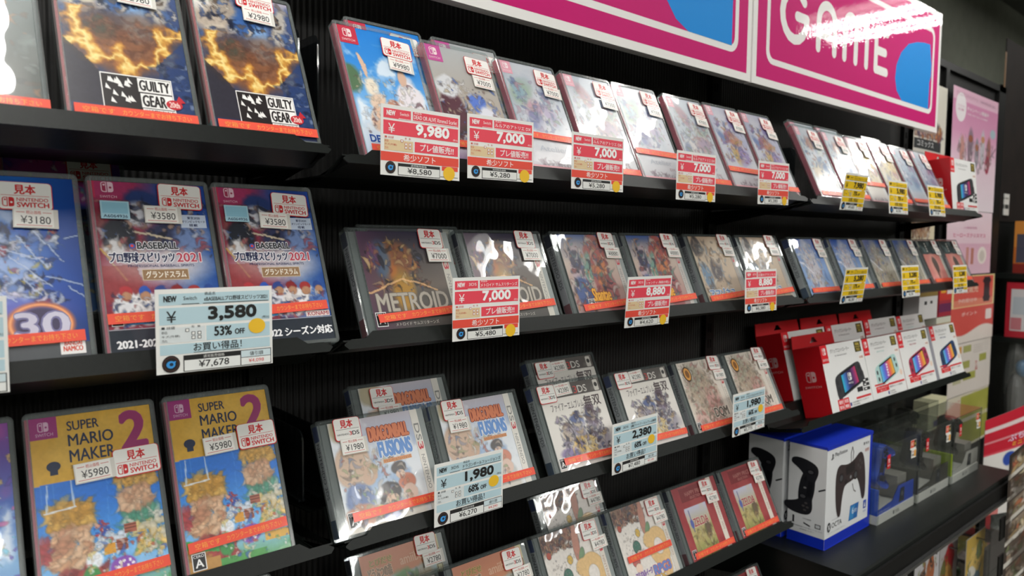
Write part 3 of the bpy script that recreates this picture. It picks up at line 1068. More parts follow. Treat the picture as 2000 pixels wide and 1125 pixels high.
def cv_sepia(b, w, h):
    T, Rr = cover_tools(b, w, h)
    A = Art(w, h, '#b6b4b4', 81)
    A.vgrad([(0, '#b4b8ba'), (.4, '#b3aca4'), (.75, '#a99c8c'), (.86, '#d4d2da'), (1, '#8f6f9c')])
    A.blob(.15, .62, .22, .24, '#5c3a44', .2, 12, 1, .4).blob(.2, .36, .16, .09, '#d6d8dc', .3, 0, 1, .5).blob(.55, .55, .18, .10, '#bfa98c', .4, 20, .8, .5)
    A.blob(.62, .46, .14, .08, '#5f7ed0', .3, 30, 1, .5).blob(.72, .62, .18, .14, '#dfe0ea', .3, 20, 1, .5).blob(.45, .74, .2, .06, '#4a3a38', .3, 15, 1, .4)
    A.scatter(70, ['#e8e6e6', '#6c4a50', '#5a78c8', '#c8b69c', '#3c3438', '#f2eef0', '#9aa6c8'], (.05, .3, .95, .85), (.01, .045), .75).warp(.06, 6).ink(.8)
    b.raster(A.im, 0, 0, w, h)
    corner_badge(b, w, h, '#c65a9c')

def pastel(seed, tones, dx, pale=.16):
    def f(b, w, h):
        T, Rr = cover_tools(b, w, h)
        A = Art(w, h, tones[0], seed, 1000)
        A.vgrad([(0, tones[0]), (.5, tones[1]), (.72, tones[2]), (1, tones[3])])
        A.clouds('#f2f3f8', 3, .45, .7, .6)
        for k in range(7):                                  # broad soft washes of colour
            A.blob(A.rng.uniform(.15, .85), A.rng.uniform(.18, .62), A.rng.uniform(.08, .2), A.rng.uniform(.06, .13), tones[4+k % (len(tones)-4)], .7, A.rng.uniform(-60, 60), .75, .9)
        A.scatter(44, tones[4:], (.08, .15, .92, .66), (.012, .06), .6, .4)
        A.warp(.07, 6).ink(.5)
        A.mix(np.clip((A.V-.70)/.05, 0, 1)*.6, '#e6e8ee')
        A.scatter(16, ['#8a7884', '#a48a9c', '#b9acb8'], (.2, .9, .95, .96), (.012, .04), .6, .3)
        A.im = A.im*.86
        b.raster(A.im, 0, 0, w, h)
        corner_badge(b, w, h, '#e3a4b4', '#f6e6ea', .02)
        if dx:
            T(dx, .26, .765, .80, .815, '#a7adba', .012)
            T('DX', .70, .845, .84, .872, '#a88c98', .02, 3)
        b.rect(0, 0, w, h*.055, '#e3a8b0', 2)
    return f
cv_past_a = pastel(91, ['#c6d2e2', '#cfdae8', '#dfe6ee', '#d8ccd4', '#8a9ac8', '#d8a0b0', '#a8c4a8', '#7a86c0', '#f0f0f6', '#c8b4d8', '#9cc0dc'], 'Atelier')
cv_past_b = pastel(92, ['#c4cfde', '#cdd6e2', '#d9dce2', '#d6c8cc', '#b07a88', '#a8b8a0', '#8f9cc0', '#f2ece8', '#d4a8a0', '#b8a8c8', '#7c8cb0'], 'Atelier')
cv_past_c = pastel(93, ['#c9cae2', '#c8cbe6', '#dcdde8', '#d8c6cc', '#7a6cb8', '#e0b44c', '#a45a70', '#5a78b8', '#d88a5c', '#f4f0f6', '#9c84c8'], 'Atelier')
cv_past_d = pastel(94, ['#c2cedb', '#c3d2e4', '#dde6ee', '#e6dcd8', '#5a7eb4', '#f2f4f6', '#8fa6c8', '#b8705c', '#dfe6d8', '#3f68a4', '#e0c8a0'], '', .06)
cv_past_e = pastel(95, ['#d8c0c8', '#e4cfa6', '#ecd9a4', '#c8b8b4', '#e2b84c', '#8c9cc0', '#f2e8d0', '#b06a6c', '#7c7c98', '#f0d890'], '', .05)
cv_past_f = pastel(96, ['#aab8cc', '#8fabc8', '#a9bfd6', '#d0b8c4', '#4a78a8', '#7c9cc4', '#e0dce8', '#a890b8', '#b8cce0', '#8a6ca0'], '', .0)

# -- square cases
def band(b, w, h, col='#e9e7e0', txt='#8a8a88', red='#c8404c'):
    """white strip with the console name running down the right edge"""
    b.rect(w*.855, 0, w*.935, h, col, 2)
    b.rect(w*.935, 0, w, h, '#8f9796', 1)
    b.text('NINTENDO', w*.875, h*.22, w*.912, h*.55, txt, 3, .0, rot=-90)
    b.text('3', w*.868, h*.60, w*.925, h*.68, red, 3, .02, rot=-90)
    b.text('DS', w*.868, h*.69, w*.925, h*.86, txt, 3, .02, rot=-90)

def cv_orange_glow(b, w, h):
    T, Rr = cover_tools(b, w, h)
    A = Art(w, h, '#4a444a', 101)
    A.vgrad([(0, '#3c3a4e'), (.3, '#57504f'), (.55, '#6c625a'), (.7, '#5e5a56'), (1, '#4c4a48')])
    A.hmix('#5a3450', .5, 0, .6)
    A.blob(.33, .30, .11, .17, '#b06a3c', .4, 10, 1, .5).blob(.5, .26, .13, .15, '#8a5c44', .4, -20, 1, .5).blob(.24, .28, .10, .18, '#4a6a8c', .5, 0, .8, .5).blob(.15, .24, .08, .14, '#7a4a6c', .5, 0, .8)
    A.blob(.44, .60, .13, .20, '#b88a3c', .5, 5, .9, .5)
    A.scatter(40, ['#c88a4c', '#7a5a50', '#d8a85c', '#4a5a7c', '#8c4a40', '#e0c08a', '#2e2c34'], (.05, .08, .75, .6), (.012, .045), .75)
    A.line((.0, .62), (.45, .48), .012, '#f0c08a', .8).line((.45, .48), (.85, .6), .012, '#f0c08a', .8)
    A.warp(.05, 6).ink(.7)
    b.raster(A.im, 0, 0, w*.855, h)
    outlined(T, 'METROID', (.06, .62, .82, .80), '#b4aca0', '#7c766e', .02, .05)
    T('メトロイド サムスリターンズ', .2, .905, .66, .94, '#c9c4bc', .01)
    cero(b, .015*w, .008, .017)
    band(b, w, h, '#c9c6bc')

def cv_dance(b, w, h):
    T, Rr = cover_tools(b, w, h)
    A = Art(w, h, '#b8a49a', 111)
    A.vgrad([(0, '#3f5c9c'), (.12, '#8c8a98'), (.35, '#c2b0a4'), (.7, '#b09088'), (1, '#a08484')])
    A.blob(.62, .30, .20, .34, '#a4524c', .2, 15, 1, .4).blob(.70, .72, .20, .30, '#9c5a5c', .2, -10, 1, .4).blob(.66, .48, .10, .20, '#c0764a', .3, 20, 1, .4)
    A.blob(.26, .42, .16, .26, '#b4a0a8', .3, 10, 1, .4).blob(.22, .32, .10, .12, '#3e3a52', .25, 0, 1, .4).blob(.24, .72, .16, .2, '#4a5c8c', .3, 0, 1, .5).blob(.42, .45, .08, .2, '#6c9a8c', .3, 10, .9, .5)
    A.scatter(80, ['#e2c4ac', '#5a4a5c', '#c88a5c', '#8c4a4c', '#4c6294', '#d8cac4', '#70988c', '#2c2a3c'], (.04, .05, .82, .92), (.012, .05), .7).warp(.05, 6).ink(.9)
    b.raster(A.im, 0, 0, w*.855, h)
    outlined(T, 'Shantae', (.30, .68, .60, .84), '#e6a83c', '#8c4a24', .03, .08)
    T('海賊の呪い', .38, .86, .60, .92, '#e8dede', .04)
    cero(b, .2*w, .008, .016, 3, 'B')
    band(b, w, h, '#bdb7b2')

def cv_beige(b, w, h):
    T, Rr = cover_tools(b, w, h)
    A = Art(w, h, '#bba68c', 121)
    A.vgrad([(0, '#b8a088'), (.4, '#c2ae96'), (1, '#a8927c')])
    A.blob(.15, .15, .12, .14, '#3a3434', .3, 0, 1, .5).blob(.5, .5, .14, .2, '#4c464c', .3, 15, 1, .5).blob(.2, .6, .12, .2, '#6c88a4', .4, 0, 1, .5).blob(.6, .25, .2, .2, '#d0bca4', .5)
    A.scatter(50, ['#d8c8b4', '#5c504c', '#8aa0b4', '#b88a5c', '#e6dccc', '#8c7a6c'], (.05, .05, .82, .9), (.012, .05), .65).warp(.06, 6).ink(.7)
    b.raster(A.im, 0, 0, w*.855, h)
    outlined(T, 'アマゾネス', (.08, .78, .68, .92), '#5078a8', '#dfe6ee', .04, .09)
    band(b, w, h, '#a8a098')

def cv_orange_title(b, w, h):
    T, Rr = cover_tools(b, w, h)
    A = Art(w, h, '#c9ccd6', 131)
    A.vgrad([(0, '#c3bccb'), (.25, '#a8b8d8'), (.45, '#7fa2d6'), (.62, '#9cb8dc'), (.85, '#c8c8c0'), (1, '#d8cfc4')])
    A.clouds('#eef2f8', 4, .5, .66, .9)
    # plain colour fields
    A.blob(.14, .08, .16, .12, '#a89a72', .4, 0, .9, .4).blob(.20, .42, .20, .22, '#cbaa92', .15, 10, 1, .3).blob(.20, .72, .16, .14, '#5e74a8', .2, 0, 1, .3).blob(.20, .86, .18, .10, '#c07f66', .2, 0, 1, .3).blob(.36, .52, .08, .10, '#c9a48c', .2, 40)
    A.blob(.55, .72, .13, .10, '#3c3a3e', .15, 0, 1, .5).blob(.56, .80, .09, .07, '#e0bda4', .15).blob(.52, .90, .12, .06, '#4c5c9c', .2).blob(.78, .66, .11, .08, '#cf7c64', .15).blob(.79, .76, .09, .08, '#e2c0b0', .15).blob(.40, .86, .06, .05, '#d8c46c', .2)
    A.blob(.70, .52, .09, .06, '#4a4648', .2, 0, 1, .5).blob(.72, .58, .06, .04, '#dfbda8', .2)
    A.blob(.40, .48, .06, .05, '#b89a7c', .3, 0, 1, .5)
    A.scatter(60, ['#e8d4c0', '#6c80b0', '#4c4648', '#f4f2ee', '#c89a7c', '#8aa86c', '#b85c4c'], (.04, .3, .82, .95), (.010, .035), .65).warp(.03, 7).ink(1.1)
    A.mix(np.full((A.h, A.w), .22), '#d8d8d4')
    b.raster(A.im, 0, 0, w*.855, h)
    outlined(T, 'DRAGONBALL', (.37, .10, .80, .235), '#d9825c', '#8c3c34', .05, .10)
    outlined(T, 'FUSIONS', (.44, .25, .80, .40), '#6f9ad8', '#e2e8f2', .05, .11)
    Rr(.47, .42, .77, .455, '#d99a6c', 2)
    T('ドラゴンボールフュージョンズ', .48, .425, .76, .45, '#7c4a34', .01, 3)
    cero(b, .015*w, .006, .017)
    band(b, w, h, '#e2dfd8')

def cv_white_blue(b, w, h):
    T, Rr = cover_tools(b, w, h)
    A = Art(w, h, '#e4e1da', 141)
    A.vgrad([(0, '#e3dfd8'), (.45, '#e6e2dc'), (1, '#cfc8c4')])
    A.blob(.45, .5, .12, .12, '#5c6894', .25, 0, 1, .5).blob(.48, .40, .05, .05, '#4a4c68', .2).blob(.70, .46, .09, .16, '#6c5c6c', .25, 10, 1, .5).blob(.70, .38, .05, .05, '#4c3c44', .2)
    A.blob(.28, .56, .10, .12, '#c8b49c', .3, 0, 1, .5).blob(.6, .66, .32, .14, '#9a94a0', .4, 15, .9, .6).blob(.40, .74, .12, .10, '#d0b06c', .3, 0, 1, .5).blob(.58, .76, .10, .10, '#d8c08a', .3, 0, 1, .5).blob(.25, .80, .16, .08, '#7a6c9c', .35, 0, .9, .5)
    A.scatter(90, ['#5a628c', '#8c8694', '#d8cbb8', '#3e3c50', '#c8a878', '#a89cb4', '#efece6', '#6c5858'], (.15, .36, .88, .86), (.010, .04), .75).warp(.05, 7).ink(1.0)
    A.rect(0, 0, 1, .165, '#5a5552').clouds('#8a8480', 4, .5, .6, .7, (-.1, -.1, 1.1, .16))
    b.raster(A.im, 0, 0, w, h)
    T('new', .26, .02, .40, .07, '#d8d2cc', .01)
    T('NINTENDO', .27, .105, .47, .14, '#cfc9c4', .0)
    T('3', .54, .05, .60, .14, '#c0504c', .02)
    T('DS', .61, .05, .76, .14, '#dcd8d2', .02)
    b.rrect(w*.885, h*.85, w*.965, h*.985, .002, '#d6d2ca', 2)
    b.ell(w*.925, h*.925, .0035, .0035, '#3a3836', 3, 14)
    T('ファイアーエムブレム', .12, .215, .64, .315, '#4a4248', .01)
    T('無双', .65, .185, .93, .325, '#4a3c40', .02)
    cero(b, .015*w, .006, .015)

def cv_swirl(b, w, h):
    T, Rr = cover_tools(b, w, h)
    A = Art(w, h, '#ddd3c8', 151)
    A.blob(.42, .42, .36, .32, '#a8927c', .5, 15, .9, .7).blob(.30, .25, .16, .2, '#9c9a84', .5, 0, .8, .6).blob(.62, .7, .2, .26, '#c08a84', .5, 20, .9, .7).blob(.22, .82, .2, .16, '#c49a92', .5, 0, .9, .7)
    A.scatter(120, ['#8c7460', '#b4a288', '#6c6052', '#c8a89c', '#a85c54', '#e2d8cc', '#98a08c', '#d0807c'], (.03, .05, .85, .95), (.008, .04), .7, .6, 3.5).warp(.08, 6).ink(1.2)
    A.mix(np.full((A.h, A.w), .2), '#ddd6cc')
    b.raster(A.im, 0, 0, w*.855, h)
    b.ell(.17*w, h*.83, .0105, .0135, '#3c2c1c', 3, 22, .2)
    b.ell(.17*w, h*.83, .0085, .0112, '#e0a050', 4, 22, .2)
    b.ell(.17*w, h*.83, .0050, .0070, '#8a5a2c', 5, 22, .2)
    outlined(T, 'DQM', (.48, .70, .80, .86), '#5c544e', '#e8e2d8', .04, .08)
    T('モンスターズ', .5, .875, .78, .91, '#8c3c3c', .01)
    cero(b, .015*w, .006, .014)
    band(b, w, h, '#dcd6cc', '#a8988c')

def cv_white_tan(b, w, h):
    T, Rr = cover_tools(b, w, h)
    A = Art(w, h, '#e6e0da', 161)
    A.blob(.14, .09, .14, .14, '#8a6c5c', .3, 20, 1, .6).blob(.36, .08, .14, .10, '#7a625a', .3, 0, 1, .6).blob(.54, .07, .12, .10, '#9c6c5c', .3, 0, 1, .6)
    A.scatter(46, ['#4c4248', '#b48a6c', '#d8b898', '#7c5048', '#5a5a70', '#c8907c'], (.02, .01, .66, .22), (.010, .035), .8)
    A.blob(.62, .20, .06, .22, '#c08a7a', .12, 10, 1, .2).blob(.66, .38, .05, .12, '#7c9a78', .12, 30)
    # a broad tan curve
    A.ring(.80, .60, .17, .075, '#e0bd88', .15).blob(.62, .48, .12, .09, '#e0bd88', .12, -20).blob(.86, .86, .10, .16, '#e2c08c', .15, 10)
    A.blob(.44, .36, .05, .05, '#d8b45c', .12).blob(.34, .52, .08, .08, '#4f7a6c', .1).blob(.36, .62, .07, .06, '#ecd6c4', .1).blob(.24, .68, .08, .06, '#c06c66', .1).blob(.26, .76, .07, .06, '#ecd2c0', .1).blob(.10, .24, .04, .04, '#b85a4c', .15)
    A.scatter(24, ['#c8c4c4', '#d8c8bc', '#b4acac'], (.1, .3, .6, .6), (.006, .014), .6).ink(2.2).grain(.04)
    b.raster(A.im, 0, 0, w*.855, h)
    outlined(T, 'RPG3', (.46, .80, .80, .92), '#6f8cc8', '#c86c84', .06, .12)
    outlined(T, 'DX', (.44, .92, .66, .985), '#d8b45c', '#7a5c9c', .06, .12)
    T('マリオ&ルイージ', .12, .80, .44, .88, '#8c6cac', .05)
    band(b, w, h, '#ddd6cc', '#b49a8c')

def cv_red(b, w, h):
    T, Rr = cover_tools(b, w, h)
    A = Art(w, h, '#9c3f44', 171)
    A.clouds('#b25a58', 4, .45, .65, .6).rect(.18, .03, .9, .22, '#84383c').vgrad
    A.poly([(.17, .30), (.74, .30), (.74, .98), (.17, .98)], '#b8ac74')
    k = ((A.U > .17) & (A.U < .74) & (A.V > .30) & (A.V < .98)).astype(float)
    A.mix(k*np.clip((.62-A.V)/.3, 0, 1), '#c8c8dc').mix(k*np.clip((A.V-.75)/.2, 0, 1), '#7c8a4c').mix(k*np.clip((A.noise(5)-.5)*3, 0, 1)*.5, '#dcc89c')
    A.blob(.60, .66, .08, .13, '#6c5a50', .4, 10, .9, .7).scatter(26, ['#dcd0a4', '#8a8c5c', '#6c5c4c', '#b8a070'], (.2, .6, .72, .96), (.01, .04), .6)
    A.line((.26, .34), (.26, .62), .012, '#5c5c94').blob(.26, .52, .04, .06, '#5c68ac', .3).warp(.02, 6)
    b.raster(A.im, 0, 0, w*.855, h)
    T('HAPPY PRICE', .26, .09, .68, .15, '#c88a84', .01)
    T('SELECTION', .34, .165, .60, .20, '#c88a84', .01)
    outlined(T, 'ZELDA', (.25, .46, .58, .57), '#a83c48', '#e6d6c8', .02, .06)
    cero(b, .03*w, .006, .014)
    b.rect(w*.855, 0, w, h, '#9c4448', 1)
    b.rect(w*.80, 0, w*.90, h, '#e0d8cc', 2)
    b.text('NINTENDO 3DS', w*.835, h*.25, w*.872, h*.75, '#b0948c', 3, .0, rot=-90)

def cv_garden(b, w, h):
    T, Rr = cover_tools(b, w, h)
    A = Art(w, h, '#9cb4a0', 181)
    A.vgrad([(0, '#c07a5c'), (.25, '#c58462'), (.28, '#a8bcc8'), (.5, '#9cb89c'), (1, '#7c9c5c')])
    A.blob(.55, .45, .20, .22, '#5f8c54', .3, 0, 1, .6).blob(.2, .6, .2, .12, '#6c8098', .4, 0, .9, .6).blob(.8, .5, .2, .2, '#a08a68', .5, 0, .8, .6)
    A.scatter(60, ['#c8b48c', '#5a8a50', '#e0dccc', '#7c8ca8', '#8c6c4c', '#3f6c4c'], (.02, .3, .85, .98), (.012, .05), .7).warp(.05, 6).ink(.7)
    b.raster(A.im, 0, 0, w*.855, h)
    outlined(T, 'とびだせ', (.10, .06, .36, .13), '#8a7a3c', '#c8a46c', .04, .08)
    outlined(T, 'どうぶつの森', (.06, .14, .34, .26), '#8c7058', '#d8b494', .04, .09)
    T('amiibo+', .44, .10, .78, .2, '#d8ac90', .03)
    b.rect(w*.855, 0, w*.935, h, '#c8c49c', 2)
    b.rect(w*.935, 0, w, h, '#8f9796', 1)
    b.text('3DS', w*.862, h*.40, w*.93, h*.86, '#5c5a50', 3, .0, rot=-90)

def cv_sky(seed, tones):
    def f(b, w, h):
        A = Art(w, h, tones[0], seed, 800)
        A.vgrad([(0, tones[0]), (.5, tones[1]), (1, tones[2])])
        A.blob(.45, .55, .25, .5, tones[3], .5, 0, .8, .6).scatter(70, tones[3:], (.1, .1, .82, .92), (.012, .05), .6).line((.05, .40), (.4, .62), .02, '#e6e6f0', .8)
        A.warp(.06, 6).ink(.5)
        b.raster(A.im, 0, 0, w*.855, h)
        b.rect(w*.855, 0, w*.93, h, '#cfcabf', 2)
        b.rect(w*.93, 0, w, h, '#8f9796', 1)
    return f
cv_sky_a = cv_sky(191, ['#2f56a8', '#7c9ccc', '#8fb0dc', '#d0c4c4', '#e6dcd4', '#b07c7c', '#c8b48c', '#5a84c8', '#e8e8ee'])
cv_sky_b = cv_sky(192, ['#35539c', '#a8a49c', '#b8b094', '#b4aa9c', '#c8c08c', '#6c84b4', '#d8d2c0', '#8c8c7c', '#a87c6c'])

def cv_pink_disc(b, w, h):
    A = Art(w, h, '#2e3a3e', 201, 800)
    A.vgrad([(0, '#26302f'), (.3, '#3a4a4c'), (.32, '#d88a80'), (.85, '#d98c86'), (.9, '#a88a84'), (1, '#8c7c78')])
    A.blob(.5, .6, .28, .3, '#e2a096', .3, 0, 1).blob(.55, .55, .13, .16, '#5a5450', .4, 0, .9, .7).blob(.5, .75, .05, .2, '#6c5a54', .4, 0, .8)
    A.clouds('#8fa0a0', 5, .55, .65, .6, (0, 0, 1, .3))
    for i in range(4):
        A.rect(.36, .06+.055*i, .42, .095+.055*i, '#e0dcd4')
    b.raster(A.im, 0, 0, w*.855, h)
    b.rect(w*.855, 0, w*.93, h, '#c9c2b6', 2)
    b.rect(w*.93, 0, w, h, '#8f9796', 1)

# ------------------------------------------------------------------ cases
def rr_outline(W, H, r, n=4):
    pts = []
    for cx, cy, a in ((r, r, 180), (W-r, r, 270), (W-r, H-r, 0), (r, H-r, 90)):
        for i in range(n+1):
            t = rad(a+90*i/n)
            pts.append((cx+r*math.cos(t), cy+r*math.sin(t)))
    return pts

def case_shell_mesh(W, H, D, C, r, mat, name, extra=False):
    """clear case: rounded frame around the cover, rounded sides, closed back"""
    b = MB()
    o = rr_outline(W, H, r)
    n = len(o)
    x0, z0, x1, z1 = C
    inn = []
    for i, (x, z) in enumerate(o):                          # matching points on the cover opening
        inn.append((min(max(x, x0), x1), min(max(z, z0), z1)))
    bev = .0012
    of = [(W/2+(x-W/2)*(1-2*bev/W), H/2+(z-H/2)*(1-2*bev/H)) for x, z in o]
    p = [(x, 0, z) for x, z in inn]+[(x, 0, z) for x, z in of]+[(x, bev, z) for x, z in o]+[(x, D-bev, z) for x, z in o]+[(x, D, z) for x, z in of]
    fs = []
    for i in range(n):
        j = (i+1) % n
        for k in range(4):
            q = (k*n+i, k*n+j, (k+1)*n+j, (k+1)*n+i)
            pts = {p[a] for a in q}
            if len(pts) == 4:
                fs.append(q[::-1])
            elif len(pts) == 3:
                u = []
                for a in q[::-1]:
                    if p[a] not in [p[c] for c in u]:
                        u.append(a)
                fs.append(tuple(u))
    fs.append(tuple(4*n+i for i in range(n-1, -1, -1)))
    b.add(p, fs, '#a0a8a8')
    for (u0, u1) in (((x0-.0012, x0),) if not extra else ((.0022, .0032), (.0105, .0120))):   # moulded edges beside the hinge
        b.box(u0, -.0006, .004, u1, 0, H-.004, '#c0c8c8', 'b')
    if extra:
        b.box(x1+.002, -.0006, .004, x1+.003, 0, H-.004, '#c0c8c8', 'b')
        b.box(.004, -.0006, H-.0035, W-.004, 0, H-.0022, '#c0c8c8', 'b')
    return b.mesh(name, mat)

SHELL = {'tall': case_shell_mesh(SWW, SWH, SWD, SW_C, .005, M_SHELL, 'case_shell'),
         'square': case_shell_mesh(DSW, DSH, DSD, DS_C, .0025, M_CLEAR, 'case_shell', True)}

_cover = {}
def cover_mesh(kind, fn, spine):
    k = (kind, fn, spine)
    if k not in _cover:
        b = MB()
        C = SW_C if kind == 'tall' else DS_C
        W, H, D = (SWW, SWH, SWD) if kind == 'tall' else (DSW, DSH, DSD)
        b.front(.0012, C[0], C[1])
        fn(b, C[2]-C[0], C[3]-C[1])
        a_, t_, c_ = spine                                 # spine: base, top, bottom colours
        b.left(.0014, D, C[1])
        h = C[3]-C[1]
        if kind == 'tall':
            b.rect(.0012, 0, D-.0016, h, a_, 0)
            b.rect(.0012, h*.90, D-.0016, h, t_, 1)
            b.rect(.0012, 0, D-.0016, h*.08, c_, 1)
            b.front(.0013, .0016, C[1])
            b.rect(0, 0, C[0]-.0018, h, a_, 0)
        else:
            b.rect(.0015, 0, D-.0015, h, a_, 0)
            b.rect(.0015, h*.86, D-.0015, h, t_, 1)
            b.rect(.0015, 0, D-.0015, h*.16, c_, 1)
            b.text('NINTENDO 3DS', .0045, h*.34, D-.0045, h*.84, '#54565c', 2, .0, rot=-90)
            b.front(.0032, .0018, C[1])
            b.rect(0, 0, .0112, h, '#6b706f', 0)
            b.rect(.002, 0, .0035, h, '#3e4242', 1)
        _cover[k] = b.mesh('cover_sheet', M_FILM)
    return _cover[k]

PINK = ('#c83358', '#e04a6a', '#8c3a4c')
REDS = ('#c23a44', '#d8434c', '#2f7a78')
DSS = ('#d6d8dc', '#4a5a94', '#3f5470')
DSK = ('#b9b6bc', '#3c3c58', '#7a3440')

def make_case(kind, fn, spine, x, z, th, label, smp=None, price=None, strip=None, y=.69, group=None, extra=None, yaw=0):
    """one boxed game leaning on its shelf. smp / price: (u, v, degrees) centre on the face, v from the top"""
    W, H, V = (SWW, SWH, SWV) if kind == 'tall' else (DSW, DSH, DSV)
    oy, oz = fr(0, -(H-V), z, th, y)
    t = thing('game_case' if kind == 'tall' else 'square_game_case', label, 'game case', (x, oy, oz), (-th, 0, rad(yaw)), group)
    link('case_shell', SHELL[kind], t)
    link('cover_sheet', cover_mesh(kind, fn, spine), t)
    if smp:
        o = link('sample_sticker', sample_sticker('switch' if kind == 'tall' else 'square'), t, (smp[0]*W, -.0008, H-smp[1]*V), (0, rad(smp[2]), 0))
    if price:
        o = link('price_sticker', price_sticker(price[0]), t, (price[1]*W, -.0013, H-price[2]*V), (0, rad(price[3]), 0))
    if strip:
        u0, u1, v, r = strip
        o = link('notice_strip', notice_strip((u1-u0)*W), t, (u0*W, -.0010, H-v*V), (0, rad(r), 0))
    if extra:
        extra(t, W, H, V)
    return t

G = 'tall game cases in the upper left bay'
T1 = .4435
make_case('tall', cv_fire_dark, REDS, -.008, B1, T1, 'dark teal and orange game case at the left edge, on the top shelf', None, None, (.0, 1, .965, 0))
make_case('tall', cv_fire, REDS, .110, B1, T1, 'game case with flame crescent cover, left of its twin on the top shelf', (.60, .07, 1), ('2980', .62, .225, 1), (.06, .97, .962, 0))
make_case('tall', cv_fire, REDS, .2262, B1, T1, 'game case with flame crescent cover, rightmost on the upper left shelf', (.62, .055, 2), ('2980', .62, .175, 2), (.06, .97, .962, 0))

T2 = .40
make_case('tall', cv_robot, PINK, .020, B2, T2, 'blue game case with a large silver number and orange ring', (.62, .145, 1), ('3180', .665, .265, 2), (.05, .93, .895, -1))
def id_label(code):
    def f(t, W, H, V):
        b = MB()
        b.front(0, -.012, -.009)
        b.rect(0, 0, .024, .018, '#a9d2e2', 1)
        b.rect(.0015, .0055, .0225, .0165, '#8fc4da', 2)
        b.text(code, .002, .0012, .022, .0042, '#2c3c5c', 3, .01)
        b.build('code_label', M_STICK, parent=t, loc=(.195*W, -.0009, H-.205*V)).rotation_euler = (0, rad(1), 0)
    return f
make_case('tall', cv_baseball, PINK, .1340, B2, T2, 'red and blue baseball game case, left one of the two alike', (.735, .115, 2), ('3580', .56, .225, 1), (.04, .93, .815, -1), extra=id_label('A6064936'))
make_case('tall', cv_baseball, PINK, .2450, B2, T2, 'red and blue baseball game case, right one, at the end of the shelf', (.735, .135, 3), ('3580', .545, .245, 3), (.12, .93, .815, -2), extra=id_label('A6064936'))
make_case('tall', cv_galaxy, PINK, .076, -.070, T2, 'shaded game case standing behind the blue one, only its top showing', (.70, .15, 0), None, None, y=.776)

T3 = .41
make_case('tall', cv_galaxy, PINK, -.0345, B3, T3, 'purple and blue starry game case cut off by the left edge', (.68, .15, 0), ('5980', .70, .30, 0), None)
make_case('tall', cv_yellow_blue, PINK, .0795, B3, T3, 'yellow-topped blue game case, left one of the two alike', (.80, .335, -1), ('5980', .465, .350, -2), (.28, .96, .905, -2))
make_case('tall', cv_yellow_blue, PINK, .1945, B3, T3, 'yellow-topped blue game case, right one at the shelf end', (.80, .305, -1), ('5980', .44, .325, -2), (.05, .95, .865, -2))
make_case('tall', cv_past_d, PINK, .195, B4, T3, 'game case at the bottom edge, only its top corner showing', None, None, None)

# --- middle bay, top shelf
make_case('tall', cv_beach, PINK, .3828, R1, T1, 'game case with a blue beach cover, front one at the left end', (.72, .155, 4), ('9980', .71, .285, 4), (.1, 1, .965, 0))
make_case('tall', cv_beach, PINK, .4085, R1+.014, T1, 'game case with a blue beach cover, behind its twin', (.72, .155, 4), None, None, y=.712)
make_case('tall', cv_sepia, PINK, .5005, R1, T1, 'grey-brown game case with a dark red shape, second from left', (.755, .165, 3), ('7000', .76, .30, 3), (.05, .95, .86, 0))
make_case('tall', cv_sepia, PINK, .532, R1+.014, T1, 'grey-brown game case standing behind its twin, top showing', (.755, .165, 3), None, None, y=.713)
g = 'pastel game cases'
make_case('tall', cv_past_a, PINK, .6205, R1, T1, 'pastel blue game case right of the grey-brown one', (.77, .15, 4), ('7000', .80, .27, 4), (.02, .98, .70, 1))
make_case('tall', cv_past_b, PINK, .7400, R1, T1, 'pale game case with pink marks behind the third red card of the top shelf', (.78, .14, 4), ('7000', .80, .27, 4), (.05, .97, .95, 0))
make_case('tall', cv_past_a, PINK, .8500, R1, T1, 'pastel blue game case, fifth front case of the middle-bay top row', (.79, .13, 4), ('7000', .80, .26, 4), (.02, .98, .715, 1))
make_case('tall', cv_past_b, PINK, .9780, R1, T1, 'pale game case with pink marks, sixth front case of the middle-bay top row', (.79, .14, 4), ('7000', .80, .27, 4), (.05, .97, .955, 0))
make_case('tall', cv_past_c, PINK, 1.0920, R1, T1, 'lilac and yellow game case, left one of the two alike, orange strip across', (.79, .13, 4), ('7000', .82, .26, 4), (.02, .98, .78, 1))
make_case('tall', cv_past_c, PINK, 1.2070, R1, T1, 'lilac and yellow game case at the right end of the middle-bay top row', (.79, .14, 4), ('7000', .82, .27, 4), (.02, .98, .955, 0))

# --- far bay, top shelf
make_case('tall', cv_past_d, PINK, 1.403, C1, T1, 'blue and white game case at the left end of the far top shelf', (.72, .14, 3), ('7980', .74, .26, 3), (.05, .97, .93, 0))
make_case('tall', cv_past_d, PINK, 1.523, C1, T1, 'blue and white game case, second in the far top row', (.72, .14, 3), ('7980', .78, .26, 3), (.05, .97, .93, 0))
make_case('tall', cv_past_e, PINK, 1.634, C1, T1, 'yellow-toned game case left of its twin in the far top row', (.74, .14, 3), ('5980', .78, .26, 3), (.02, .98, .72, 0))
make_case('tall', cv_past_e, PINK, 1.755, C1, T1, 'yellow-toned game case right of its twin in the far top row', (.74, .14, 3), ('5980', .78, .26, 3), (.05, .97, .93, 0))
make_case('tall', cv_past_f, PINK, 1.877, C1, T1, 'grey-blue game case, left one of the pair, in the far top row', (.72, .14, 3), ('5980', .76, .26, 3), (.05, .97, .90, 0))
make_case('tall', cv_past_f, PINK, 2.002, C1, T1, 'grey-blue game case, right one of the pair, beside the red box', (.72, .14, 3), ('5980', .76, .26, 3), (.05, .97, .95, 0))
